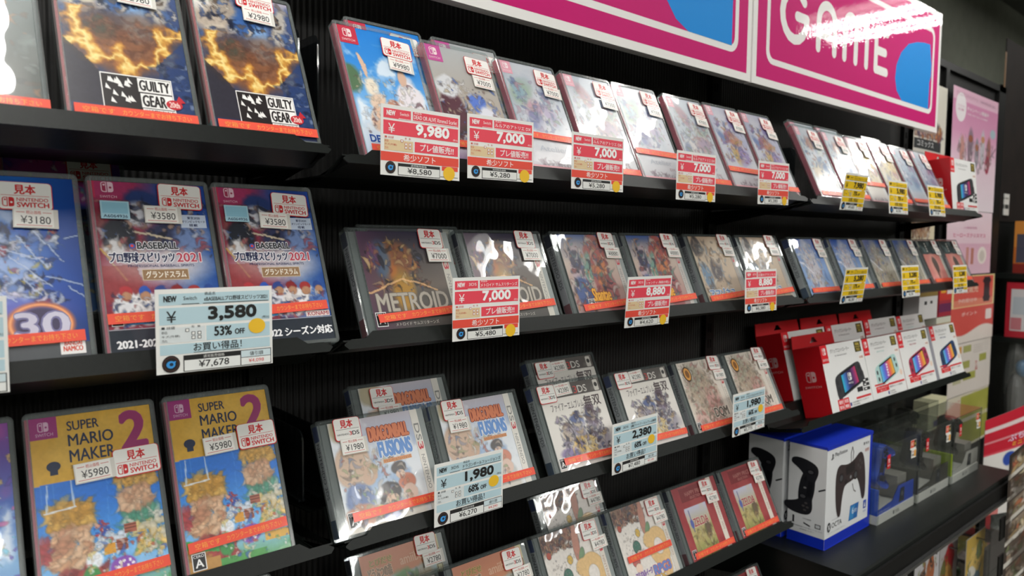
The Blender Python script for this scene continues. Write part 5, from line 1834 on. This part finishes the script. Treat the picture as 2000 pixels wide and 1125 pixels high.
def gamepad_mesh(col, key):
    """a solid game pad standing on end: rounded body and two tapering grips"""
    o = pad_outline(0, 0, .050, .045, 0)
    b = MB()
    n = len(o)
    lay = [(-.016, .78), (-.021, .93), (-.010, 1.0), (.008, 1.0), (.018, .9), (.014, .7)]
    P = []
    for y, k in lay:
        for x, z in o:
            P.append((x*k, y, z*k+(1-k)*.005))
    fs = []
    for a in range(len(lay)-1):
        for i in range(n):
            j = (i+1) % n
            fs.append((a*n+i, (a+1)*n+i, (a+1)*n+j, a*n+j))
    fs.append(tuple(range(n)))
    fs.append(tuple(range((len(lay)-1)*n+n-1, (len(lay)-1)*n-1, -1)))
    b.add(P, fs, col)
    for (x, z) in ((-.028, .012), (.016, -.002)):
        b.tube((x, -.022, z), (x, -.030, z), .007, key, 14)
    for dx, dz in ((0, .007), (0, -.007), (.007, 0), (-.007, 0)):
        b.tube((.030+dx, -.021, .012+dz), (.030+dx, -.0245, .012+dz), .0034, key, 10)
    b.box(-.016, -.0235, .008, .016, -.020, .022, key)
    return b.mesh('game_pad', M_BOX)

def tag_mesh(kind):
    b = MB()
    if kind == 'logo':
        b.front(0, -.0085, -.0155)
        b.rect(0, 0, .017, .031, '#d8202a', 1)
        switch_logo(b, .0040, .0130, .009, '#f4e6e6', '#d8202a', 2)
        b.text('SWITCH', .002, .005, .015, .009, '#f4e6e6', 3, .02)
    elif kind == 'promo':
        b.front(0, -.0165, -.0115)
        b.rect(0, 0, .033, .023, '#f0ece6', 1)
        b.rect(.0008, .005, .021, .0222, '#e8502e', 2)
        b.rect(.021, .005, .0322, .0222, '#4a4020', 2)
        b.text('対応', .0035, .009, .018, .0185, '#f6d8c8', 3, .02)
        b.text('有機EL', .0222, .010, .031, .016, '#d8c060', 3, .02)
    else:
        b.front(0, -.014, -.0105)
        b.rect(0, 0, .028, .021, '#f2f0ea', 1)
        b.rect(.016, .003, .0265, .018, '#f0a830', 2)
        b.text('税込価格', .002, .013, .014, .017, '#b84a40', 3)
        b.text('¥4980', .002, .004, .015, .010, '#2a2a2c', 3, .01)
    return b.mesh({'logo': 'logo_tag', 'promo': 'promo_sticker', 'price': 'price_sticker'}[kind], M_STICK)
TAGS = {k: tag_mesh(k) for k in ('logo', 'promo', 'price')}

def clear_box_mesh(W, D, H, th=.0007):
    b = MB()
    b.box(0, 0, .001, W, D, H, '#a0a4a0', 'd')
    for (x, y) in ((0, 0), (W, 0), (0, D), (W, D)):         # folded, slightly thicker edges
        b.box(x-th*1.4, y-th*1.4, .001, x+th*1.4, y+th*1.4, H, '#a0a4a0')
    for y in (0, D):
        b.box(0, y-th*1.4, H-th, W, y+th*1.4, H+th, '#a0a4a0')
    return b.mesh('clear_box', M_PACK)
PACKBOX = clear_box_mesh(.205, .088, .172)

def pad_pack(x, y, col, base, key, side, label, front=True):
    W, D, H = .205, .088, .172
    t = thing('clear_game_pad_box', label, 'box', (x, y, Zc(C4)+.0005), group='clear game pad boxes')
    b = MB()                                                # printed tray inside: white foot, coloured wall, low ramp
    b.box(.002, .002, 0, W-.002, D-.002, .020, '#d9d8d2')
    b.front(.002)
    b.rect(.002, .0, W-.002, .020, '#dcdbd6', 1)
    b.rect(.085, .006, .091, .014, '#4a4c50', 2)
    b.text('HORI', .096, .010, .116, .0135, '#4a4c50', 3)
    b.text('STORE', .096, .006, .118, .0085, '#4a4c50', 3)
    b.add([(.002, .004, .020), (W-.002, .004, .020), (W-.002, .004, .062), (.115, .004, .064), (.085, .004, .036), (.002, .004, .030)], [(0, 1, 2, 3, 4, 5)], base)
    b.add([(.002, .0055, .020), (W-.002, .0055, .020), (W-.002, .0055, .062), (.115, .0055, .064), (.085, .0055, .036), (.002, .0055, .030)], [(5, 4, 3, 2, 1, 0)], base)
    b.front(.004)
    b.text('ワイヤレスホリパッド', .010, .0225, .075, .0275, '#c9cfe0', 2, .01)
    b.P([(.120, .024), (.150, .024), (.150, .056), (.128, .056)], '#22242a', 1)
    b.ell(.137, .042, .006, .006, '#5a5c62', 2, 14)
    b.box(.150, .020, .020, W-.004, D-.004, .074, '#8c8a84')
    b.box(.0022, .003, .020, .0075, D-.004, .078, side)
    b.build('inner_tray', M_BOX, parent=t)
    cb = link('clear_box', PACKBOX, t)
    o = link('game_pad', gamepad_mesh(col, key), t, (.085, .045, .110), (0, rad(-68), 0))
    if front:
        link('logo_tag', TAGS['logo'], cb, (.042, -.0012, .136), (0, rad(-1), 0))
        link('promo_sticker', TAGS['promo'], cb, (.176, -.0012, .150), (0, rad(1), 0))
        link('price_sticker', TAGS['price'], cb, (.180, -.0014, .129), (0, rad(2), 0))
    return t
pad_pack(1.6075, .640, '#2346a8', '#1c44b4', '#141a30', '#2a52b4', 'clear box with a blue game pad beside the blue and white box')
pad_pack(1.8215, .637, '#2c2c2c', '#44423c', '#161616', '#4c4a44', 'clear box with a grey-black game pad, middle of the three clear boxes')
pad_pack(2.0355, .634, '#33332f', '#c0beb8', '#161616', '#b8d020', 'clear game pad box with a lime edge, rightmost on the deep shelf')
pad_pack(1.6100, .742, '#2c2c2c', '#44423c', '#161616', '#4c4a44', 'clear box standing behind the blue game pad box', False)
pad_pack(1.8220, .742, '#33332f', '#4c4a44', '#161616', '#5c5a54', 'clear box standing behind the grey-black game pad box', False)
pad_pack(2.0340, .742, '#33332f', '#8c8a84', '#161616', '#8c8a80', 'clear box standing behind the lime-edged box', False)

# ------------------------------------------------------------------ posters right of the shelves
def sheet_thing(name, label, cat, x0, z1, W, H, paint, Y=.884, curl=.004, group=None, mat=None, seed=0, ppm=420):
    """a hanging printed sheet with a slight wave, about half a millimetre thick"""
    b = MB()
    wav = lambda u, v: curl*(math.sin(u/W*5.2+seed)*.5+.5)*(1-v/H*.6)
    b.plane = lambda u, v, l: (u, -wav(u, v)-l*EPS*2, v)
    A = Art(W, H, '#e8e0e0', 300+seed, ppm)
    paint(b, A, W, H)
    n = 16
    P, F = [], []
    for i in range(n+1):
        for v in (0, H):
            u = W*i/n
            P.append((u, -wav(u, v)+.0006, v))
    for i in range(n):
        F.append((2*i, 2*i+1, 2*i+3, 2*i+2))
    b.add(P, F, '#d8d4d0')
    o = b.build(name, mat or M_POSTER, loc=(x0, Y, Zc(z1-H)))
    return tag(o, label, cat, group)

def pt_pink(b, A, w, h):
    A.vgrad([(0, '#e6b4cc'), (.10, '#e8bcd2'), (.105, '#d88cb4'), (.35, '#dc9cbe'), (.6, '#ecd0de'), (1, '#eadce4')])
    A.blob(.22, .50, .05, .12, '#c89088', .3).blob(.40, .46, .07, .16, '#8c7484', .3, 0, 1, .4).blob(.40, .39, .05, .03, '#a05c44', .2).blob(.55, .50, .05, .13, '#94909c', .3, 0, 1, .4).blob(.55, .45, .04, .03, '#a86848', .2).blob(.68, .46, .05, .15, '#c8c4cc', .3, 0, 1, .4).blob(.68, .37, .04, .03, '#c88c68', .2)
    A.blob(.82, .48, .05, .14, '#a46c68', .3).blob(.80, .58, .05, .08, '#a83850', .2).line((.78, .58), (.98, .42), .006, '#5a4448').blob(.9, .30, .06, .04, '#a8c0c8', .3)
    A.scatter(30, ['#e8d0d4', '#a87878', '#d8c0cc', '#8c7c88', '#f4ecf0'], (.15, .40, .9, .66), (.01, .035), .6)
    b.raster(A.im, 0, 0, w, h)
    b.ell(w*.16, h*.845, w*.11, w*.105, '#f4ecf0', 2, 26)
    b.text('プレゼント', w*.09, h*.845, w*.23, h*.865, '#c87ca4', 3, .01)
    b.text('応募', w*.10, h*.815, w*.22, h*.835, '#c87ca4', 3, .01)
    b.text('キャンペーン開催中', w*.29, h*.835, w*.78, h*.870, '#f8f0f4', 2, .02)
    b.text('お買い物で当たる応募券', w*.30, h*.80, w*.76, h*.815, '#f8f0f4', 2, .0)
    b.text('クリスマスキャンペーン', w*.06, h*.93, w*.52, h*.97, '#c490ac', 2, .02)
    b.text('期間限定', w*.58, h*.935, w*.92, h*.96, '#c8a0b8', 2, .01)
def pt_pink2(b, A, w, h):
    A.vgrad([(0, '#ead2dc'), (.5, '#e6c8d4'), (.52, '#dcaec2'), (1, '#e2bccc')])
    A.rect(.44, .57, .50, .86, '#c88c84').rect(.55, .58, .61, .84, '#b87868').blob(.80, .70, .10, .14, '#eadfd8', .1).blob(.80, .71, .06, .09, '#cfc4bc', .3)
    b.raster(A.im, 0, 0, w, h)
    for k, c in enumerate(('#e8a070', '#9cc0d8', '#e8a0a0')):
        b.rect(w*(.12+.24*k), h*.93, w*(.30+.24*k), h*.95, c, 2)
    b.text('入場者特典', w*.36, h*.72, w*.66, h*.76, '#d08cac', 2, .01)
    b.text('ヒーローズクリスマス', w*.14, h*.585, w*.86, h*.655, '#d4648c', 2, .03)
def pt_red(b, A, w, h):
    A.rect(0, 0, 1, 1, '#e8d89c').rect(.06, .02, .97, .36, '#d8584c').rect(.06, .36, .97, .46, '#e0846c').rect(0, .47, 1, 1, '#d4544c')
    A.mix(np.clip((A.V-(.82+.06*np.sin(A.U*6)))/.01, 0, 1), '#e2d8d0')
    A.rect(.74, .04, .88, .42, '#2c2428').blob(.81, .1, .1, .05, '#2c2428', .1).blob(.81, .36, .09, .05, '#2c2428', .1)
    b.raster(A.im, 0, 0, w, h)
    b.text('先行販売', w*.18, h*.74, w*.60, h*.86, '#f0d0b8', 2, .02)
    b.text('予約受付中', w*.15, h*.60, w*.58, h*.66, '#f4e4dc', 2, .01)
    b.text('ポイント', w*.25, h*.40, w*.60, h*.46, '#f4d8d0', 2, .02)
    b.rrect(w*.80, h*.30, w*.95, h*.46, .008, '#eadcd8', 2)
def pt_cream(b, A, w, h):
    A.rect(0, 0, 1, 1, '#ddd4cc')
    for (u, v, c) in ((.10, .06, '#d89a4c'), (.32, .06, '#a8a868'), (.08, .34, '#c0bc9c'), (.30, .36, '#a8a85c'), (.70, .30, '#a4a44c'), (.34, .60, '#a6a650'), (.12, .62, '#bcb894')):
        A.rect(u, v, u+(.28 if v > .5 and u > .3 else .18), v+.14, c)
    b.raster(A.im, 0, 0, w, h)
    for k in range(4):
        b.text('店頭受取サービス', w*.55, h*(.90-.045*k), w*.92, h*(.918-.045*k), '#a8a09c', 2)
    b.text('お得', w*.60, h*.40, w*.66, h*.60, '#c8605c', 2, .01, rot=-90)
def pt_olive(b, A, w, h):
    A.rect(0, 0, 1, 1, '#d8d0bc').rect(.30, .05, 1, .45, '#a8a848').rect(.30, .52, 1, .95, '#a4a444').clouds('#b8b45c', 4, .5, .7, .6, (.3, 0, 1, 1))
    b.raster(A.im, 0, 0, w, h)
    b.text('ステップ', w*.04, h*.86, w*.28, h*.92, '#c8605c', 2, .02)
    for k in range(3):
        b.ell(w*.12, h*(.22+.1*k), w*.04, h*.035, '#c04c4c', 2, 16)
sheet_thing('poster', 'tall pink poster with small standing figures in colour, on the black side panel', 'poster', 2.662, .520, .462, .405, pt_pink, seed=1, mat=M_POSTER)
sheet_thing('poster', 'pale pink poster with a pink headline, under the tall pink one', 'poster', 2.662, .113, .455, .222, pt_pink2, seed=2)
sheet_thing('poster', 'red and yellow poster with a dark stripe, right of the clear cases', 'poster', 2.735, -.114, .447, .240, pt_red, seed=3, Y=.8835)
sheet_thing('poster', 'cream poster with olive squares, under the red and yellow one', 'poster', 2.745, -.356, .440, .185, pt_cream, seed=4)
sheet_thing('poster', 'olive and cream poster, lowest of the side panel', 'poster', 2.755, -.543, .430, .20, pt_olive, seed=5)

def pt_strip(b, A, w, h):
    A.rect(0, 0, 1, 1, '#d5d0c4').rect(.02, .50, .85, .66, '#8c7064').rect(.02, .68, .85, .80, '#2c2e30').rect(.02, .8, .85, .92, '#c8c4bc')
    A.scatter(40, ['#d88c4c', '#5c4c6c', '#e0c8b0', '#3c3a44', '#a85c44', '#c8b8c4'], (.03, .5, .83, .66), (.02, .06), .9)
    b.raster(A.im, 0, 0, w, h)
    b.text('コミックス', w*.1, h*.225, w*.6, h*.30, '#c8c8c8', 2, .02)
def pt_row(b, A, w, h):
    A.rect(0, 0, 1, 1, '#d8ccb0').rect(.03, .02, .80, .22, '#4c8c40').blob(.7, .12, .08, .09, '#2c5c2c', .2).rect(.03, .32, .80, .80, '#a88468').rect(.03, .85, .8, .97, '#d8d0c4')
    A.scatter(60, ['#8c5c44', '#d8b890', '#5c3c34', '#e8e0d4', '#c09070'], (.04, .34, .78, .80), (.02, .05), .9)
    b.raster(A.im, 0, 0, w, h)
sheet_thing('picture_card', 'cream picture strip hanging between the sign and the pink poster', 'picture card', 2.352, .500, .262, .262, pt_strip, seed=6)
sheet_thing('picture_card', 'cream card with a green band and a row of brown figures', 'picture card', 2.365, .150, .190, .165, pt_row, seed=7)
for x0, x1, z0, z1, c, lab, bits in (
        (2.352, 2.500, -.235, -.145, '#d9d6d6', 'white carton with small dark prints under the pink-covered cases', [('#8c7440', .0, .78, 1, 1), ('#3a3a3c', .28, .5, .42, .62), ('#3a3a3c', .6, .52, .72, .62)]),
        (2.515, 2.625, -.235, -.120, '#a83040', 'red and purple carton left of the red and yellow poster', [('#c83a34', 0, .45, 1, 1), ('#e0a83c', .12, .66, .5, .82), ('#6c2c54', 0, .12, 1, .36), ('#e8dcdc', .6, .62, 1, .9)]),
        (2.500, 2.625, -.300, -.237, '#d6d4c4', 'low cream carton under the red and purple one', [('#b8a884', 0, .6, 1, .7)]),
        (2.470, 2.625, -.600, -.505, '#dcd8b4', 'pale yellow carton with a red and purple flash, over the clear boxes', [('#b03c3c', .5, .1, .95, .4), ('#4c3c7c', .3, .1, .55, .3)])):
    t = thing('small_carton', lab, 'box', (x0, .845, Zc(z0)), group='small cartons beside the side panel')
    b = MB()
    b.box(0, 0, 0, x1-x0, .045, z1-z0, c)
    b.front(0)
    for (cc, u0, v0, u1, v1) in bits:
        b.rect(u0*(x1-x0), v0*(z1-z0), u1*(x1-x0), v1*(z1-z0), cc, 2)
    b.build('carton', M_BOX, parent=t)
    b = MB()
    b.tube(((x1-x0)/2, .045, (z1-z0)*.9), ((x1-x0)/2, .060, (z1-z0)*.9), .003)
    b.build('peg', M_BLACK2, parent=t)

# ------------------------------------------------------------------ the next rack, far right
nx = 3.30
t = thing('far_rack', 'dark rack beyond the posters at the right edge with brown board on top', 'shelf rack', (nx, .80, 0))
b = MB()
b.box(0, .125, .05, 1.4, .145, Zc(.62))
b.build('back_panel', M_BLACK2, parent=t)
b = MB()
b.box(-.03, .121, .05, 0, .145, Zc(.56))
b.build('upright', M_BLACK2, parent=t)
b = MB()
b.box(.02, .121, Zc(.09), 1.3, .124, Zc(.80), '#2c2018')
b.build('header_board', plain('dark_brown_board', '#1c1512', .8, 0, (12, .0008), .15, .3), parent=t)
b = MB()
b.box(.006, .1195, Zc(.545), .020, .121, Zc(.745))
b.build('wood_trim', M_WOOD, parent=t)

for z, s in ((-.115, 'under the orange box'), (-.365, 'under the red cartons'), (-.80, 'under the bagged toys')):
    t = thing('far_shelf', 'black shelf of the far rack, '+s, 'shelf', (nx, .80, Zc(z)), group='far rack shelves')
    b = MB()
    b.box(0, -.03, -.02, 1.4, .12, 0)
    b.build('board', M_BLACK, parent=t)
    b = MB()
    b.box(0, -.034, -.028, 1.4, -.03, .004)
    b.build('edge_rail', M_BLACK, parent=t)

def simple_box(name, label, cat, x0, y0, z0, W, D, H, col, bits=(), words=(), group=None, part='carton'):
    t = thing(name, label, cat, (x0, y0, Zc(z0)), group=group)
    b = MB()
    b.box(0, 0, 0, W, D, H, col)
    for plane in ('f', 'l'):
        if plane == 'f':
            b.front(0)
            ww = W
        else:
            b.left(0, D)
            ww = D
        for (c, u0, v0, u1, v1) in bits:
            b.rect(u0*ww, v0*H, u1*ww, v1*H, c, 2)
        for (s, u0, v0, u1, v1, c) in words:
            b.text(s, u0*ww, v0*H, u1*ww, v1*H, c, 3, .01)
    b.build(part, M_BOX, parent=t)
    return t
simple_box('figure_box', 'orange box with a grey-blue shape at the right edge, on the far rack', 'box', 3.375, .785, -.115, .16, .09, .205, '#c8702c', [('#d88c3c', 0, .5, 1, 1), ('#4c4c5c', .1, .2, .5, .75), ('#8c2c24', 0, 0, 1, .18)], group='boxes on the far rack')
simple_box('shelf_tag', 'white price tag on the brown board of the far rack', 'price tag', 3.375, .915, .115, .060, .004, .085, '#d8d8d4', [('#7c7c78', .1, .75, .8, .82), ('#3c3c3c', .1, .3, .9, .5)], part='tag')
for i, s in enumerate(('left', 'right')):
    simple_box('red_carton', 'red carton with a white window panel, %s one on the far rack' % s, 'box', 3.315+.125*i, .785, -.365, .118, .09, .215, '#b82434', [('#d2d2d4', .18, .12, .82, .88), ('#b8c4cc', .26, .42, .72, .74), ('#c87c84', .2, .14, .6, .36)], group='red cartons on the far rack')
for i, (s, c, z) in enumerate((('grey bagged toy below the left red carton', '#6c6a6a', .10), ('bagged toy below the right red carton', '#7c7470', .13))):
    t = thing('bagged_toy', s, 'toy', (3.36+.11*i, .84, Zc(-.80)), group='bagged toys on the far rack')
    b = MB()
    b.blob((0, 0, .12+z*.5), (.045, .032, .12), c, 16, 10)
    b.blob((.01, -.02, .26+z*.5), (.030, .026, .035), '#4c86b8' if i == 0 else '#a89c98', 14, 8)
    b.box(-.03, -.02, 0, .03, .02, .08+z*.5, c)
    b.build('toy', M_BOX, parent=t)
    b = MB()
    b.blob((0, -.004, .18+z*.5), (.055, .045, .18+z*.5), '#8c8c88', 16, 10)
    b.build('bag', M_BAG, parent=t)

# ------------------------------------------------------------------ leaflet stand and hanging goods at lower right
def from_px(quad, Y):
    P = [at(x, y, Y) for x, y in quad]
    return P

# curved red leaflet display standing off the end of the deep shelf
c0 = at(1925, 822, .70)
c1 = at(1952, 925, .70)
cx0, cz0, cz1 = c0.x, c1.z-.10, c0.z
t = thing('leaflet_display', 'curved red-topped leaflet display at the right end of the deep shelf', 'leaflet display', (cx0, .70, cz0))
b = MB()
Wf, Hf = .46, cz1-cz0
def bend(u, v, l):
    k = u/Wf
    return (u*.93, -.10*math.sin(k*math.pi*.55)-l*EPS*2, v+.10*k*(v/Hf))
b.plane = bend
A = Art(Wf, Hf, '#e6e2de', 77, 500)
A.rect(0, 0, 1, .36, '#c81c34').rect(0, .11, 1, .15, '#e4d4d4').rect(0, .24, 1, .265, '#dc8c94').rect(.0, .36, 1, .385, '#d84c5c')
A.blob(.25, .47, .07, .07, '#2c4ca8', .15, 0, 1, .3).blob(.55, .44, .09, .10, '#e08c34', .15, 0, 1, .4).blob(.80, .40, .12, .07, '#e0784c', .2, 0, 1, .4).blob(.30, .60, .10, .09, '#dcdad8', .2).blob(.85, .62, .16, .12, '#5c4438', .3, 0, 1, .5)
A.rect(.0, .58, .08, 1, '#d8b428').rect(.08, .55, .16, 1, '#d8807c')
b.raster(A.im, 0, 0, Wf, Hf)
b.text('ぷちコレ', .10, Hf*.70, .26, Hf*.76, '#e8d8f0', 2, .03)
b.text('ミニフィギュア', .12, Hf*.645, .30, Hf*.69, '#f0c040', 2, .03)
b.build('front_sheet', M_POSTER, parent=t)
b = MB()
b.plane = lambda u, v, l: (bend(u, v, 0)[0], bend(u, v, 0)[1]+.0012, bend(u, v, 0)[2])
b.raster(np.ones((6, 14, 3))*.55, 0, 0, Wf, Hf)
b.build('backing', M_POSTER, parent=t)
b = MB()
b.box(.0, .002, -.30, .06, .012, .02)
b.box(.02, .002, -(cz0-.02), .04, .020, -.28)
b.build('stand', M_BLACK2, parent=t)

# strip of small pictures hanging in front of the shelf end
p = at(1972, 890, .545)
t = thing('picture_strip', 'hanging strip of tiny pictures in front of the shelf end', 'picture strip', (p.x, .545, p.z-.42))
b = MB()
Ws, Hs = .20, .42
b.plane = lambda u, v, l: (u, -.05*math.sin(u/Ws*1.6)-l*EPS*2, v+.12*(u/Ws))
A = Art(Ws, Hs, '#3c322c', 78, 700)
for k in range(7):
    A.rect(.05, .03+.14*k, .95, .13+.14*k, '#8c7c6c')
    A.scatter(26, ['#d8c8a8', '#4c3c34', '#c86c4c', '#e8e4dc', '#b89c6c', '#7c8c5c'], (.06, .04+.14*k, .94, .125+.14*k), (.02, .06), .9)
    A.rect(0, .132+.14*k, 1, .16+.14*k, '#c9c5bc')
A.clouds('#2a211c', 4, .45, .6, .6)
b.raster(A.im, 0, 0, Ws, Hs)
b.build('front_sheet', M_POSTER, parent=t)
for k in range(2):
    b = MB()
    b.box(-.030, .003, .10+.10*k, .010, .006, .158+.10*k, '#101010')
    b.build('clip', M_BLACK2, parent=t)
b = MB()
b.box(.06, .004, -.2, .075, .012, .41)
b.build('hanging_bar', M_BLACK2, parent=t)

def hang_card(quad, Y, label, ground, bits, seed, group='goods hanging under the deep shelf', dark=False):
    """blister card on a peg: printed card, moulded clear bubble, peg"""
    P = [at(x, y, Y) for x, y in quad]
    x0, x1 = (P[0].x+P[3].x)/2, (P[1].x+P[2].x)/2
    z1 = (P[0].z+P[1].z)/2
    z0 = z1-1.35*(x1-x0)
    W, H = x1-x0, z1-z0
    t = thing('hanging_card', label, 'hanging card', (x0, Y, z0), group=group)
    b = MB()
    b.box(0, 0, 0, W, .0012, H, '#c8c6c2')
    A = Art(W, H, ground, seed, 600)
    for (cx, cy, rx, ry, c) in bits:
        A.blob(cx, cy, rx, ry, c, .15, 10, 1, .5)
    A.scatter(16, [c for *_, c in bits], (.1, .15, .9, .9), (.02, .07), .8).warp(.05, 5).ink(.8)
    b.front(0)
    b.raster(A.im, .001, .001, W-.001, H-.001, 2)
    b.build('card', M_POSTER, parent=t)
    b = MB()
    b.tube((W/2, -.02, H*.94), (W/2, .88-Y+.02, H*.94), .0025)
    b.build('peg', M_STEEL, parent=t)
    return t
hang_card([(1786, 1080), (1834, 1054), (1834, 1140), (1786, 1160)], .615, 'white hanging card with tan and black shapes under the deep shelf', '#c9c7ca', [(.62, .35, .16, .22, '#b0643c'), (.30, .35, .13, .10, '#2c2628'), (.55, .62, .30, .20, '#d8a078'), (.2, .62, .16, .2, '#8c9c4c')], 401)
hang_card([(1834, 1076), (1870, 1049), (1868, 1140), (1834, 1160)], .640, 'white hanging card with a red and gold shape under the deep shelf', '#b8b4b4', [(.55, .25, .28, .22, '#b82830'), (.45, .65, .34, .34, '#b88c4c'), (.2, .4, .14, .2, '#6c6c3c')], 402)
hang_card([(1738, 1114), (1772, 1098), (1772, 1140), (1738, 1150)], .605, 'white hanging card at the bottom edge under the deep shelf, mostly cut off', '#b9b6b8', [(.6, .4, .2, .3, '#7c6c64')], 403)
hang_card([(1889, 1056), (1926, 1027), (1920, 1100), (1884, 1130)], .600, 'yellow hanging card with blue and white shapes, right of the red-figured card', '#c8a850', [(.5, .4, .30, .2, '#d8b868'), (.5, .65, .34, .14, '#5c7480'), (.35, .5, .2, .08, '#e0dcd0'), (.7, .25, .14, .14, '#6c7444')], 404)
hang_card([(1812, 1062), (1856, 1040), (1856, 1080), (1812, 1100)], .72, 'dark hanging card behind the white ones under the deep shelf', '#26241f', [(.3, .5, .2, .25, '#8c7c2c'), (.6, .4, .2, .2, '#1c1a18')], 405)

lowz = -1.02
b = MB()
b.box(1.34, .50, Zc(lowz)-.025, 2.90, .893, Zc(lowz))
t = thing('low_shelf', 'lowest flat black shelf below the photo, carrying the boxed goods', 'shelf', (1.34, .5, 0))
b.build('board', M_BLACK, parent=t)

def stand_box(px, py, Y, W, H, D, label, name='clear_goods_box', mat=M_PACK, inner=(), group='clear goods boxes under the deep shelf'):
    p = at(px, py, Y)                                       # top left front corner in view
    z0 = Zc(lowz)
    h = p.z-z0
    t = thing(name, label, 'box', (p.x, Y, z0), group=group)
    b = MB()
    b.box(0, 0, 0, W, D, h, '#a0a4a0')
    for (x, y) in ((0, 0), (W, 0), (0, D), (W, D)):
        b.box(x-.001, y-.001, 0, x+.001, y+.001, h, '#a0a4a0')
    b.box(0, -.001, h-.001, W, .001, h+.001, '#a0a4a0')
    b.box(-.001, 0, h-.001, .001, D, h+.001, '#a0a4a0')
    b.build('clear_box', mat, parent=t)
    b = MB()
    for (cx, cy, cz, r, c) in inner:
        b.blob((cx*W, cy*D, h-cz), (r, r*.9, r), c, 14, 9)
    b.box(.01, .01, .001, W-.01, D-.01, h*.55, '#4c4444')
    b.build('contents', M_BOX, parent=t)
    return t
stand_box(1890, 1096, .62, .18, .2, .10, 'clear box with purple and green figures at the bottom right', inner=((.55, .4, .030, .014, '#5c3448'), (.68, .5, .036, .011, '#7c3c44'), (.25, .4, .055, .013, '#5c7c50'), (.4, .6, .045, .018, '#4c404c'), (.60, .6, .006, .006, '#b8ac60')))
stand_box(1936, 1040, .665, .22, .3, .09, 'tall clear box behind the purple-figured one at the bottom right', inner=((.5, .5, .14, .025, '#6c645a'), (.3, .5, .20, .025, '#5c544c')))
p = at(1893, 1002, .80)
simple_box('red_goods_box', 'red box with white letters deep under the deep shelf', 'box', p.x, .78, p.z-1.45-.10, .16, .06, .10, '#a82430', [('#c83038', 0, .3, 1, .9)])
t = thing('goods_box', 'grey box standing under the red box below the deep shelf', 'box', (p.x-.06, .76, Zc(lowz)))
b = MB()
b.box(0, 0, 0, .26, .10, p.z-.10-Zc(lowz), '#4a3c36')
b.build('carton', M_BOX, parent=t)
t = thing('clear_bag', 'crumpled clear bag hanging at the right under the deep shelf', 'bag', (at(1930, 985, .80).x, .80, at(1930, 985, .80).z-.22))
b = MB()
rg = random.Random(8)
nu, nv = 14, 14
P, F = [], []
for j in range(nv+1):
    for i in range(nu+1):
        P.append((.34*i/nu, .012*rg.uniform(-1, 1)+.02*math.sin(i*.9+j*.4), .24*j/nv))
for j in range(nv):
    for i in range(nu):
        a = j*(nu+1)+i
        F.append((a, a+1, a+nu+2, a+nu+1))
b.add(P, F, '#a0a4a0')
o = b.build('film', M_BAG, parent=t)
b = MB()
b.tube((.17, 0, .235), (.17, .09, .235), .0025)
b.build('peg', M_STEEL, parent=t)
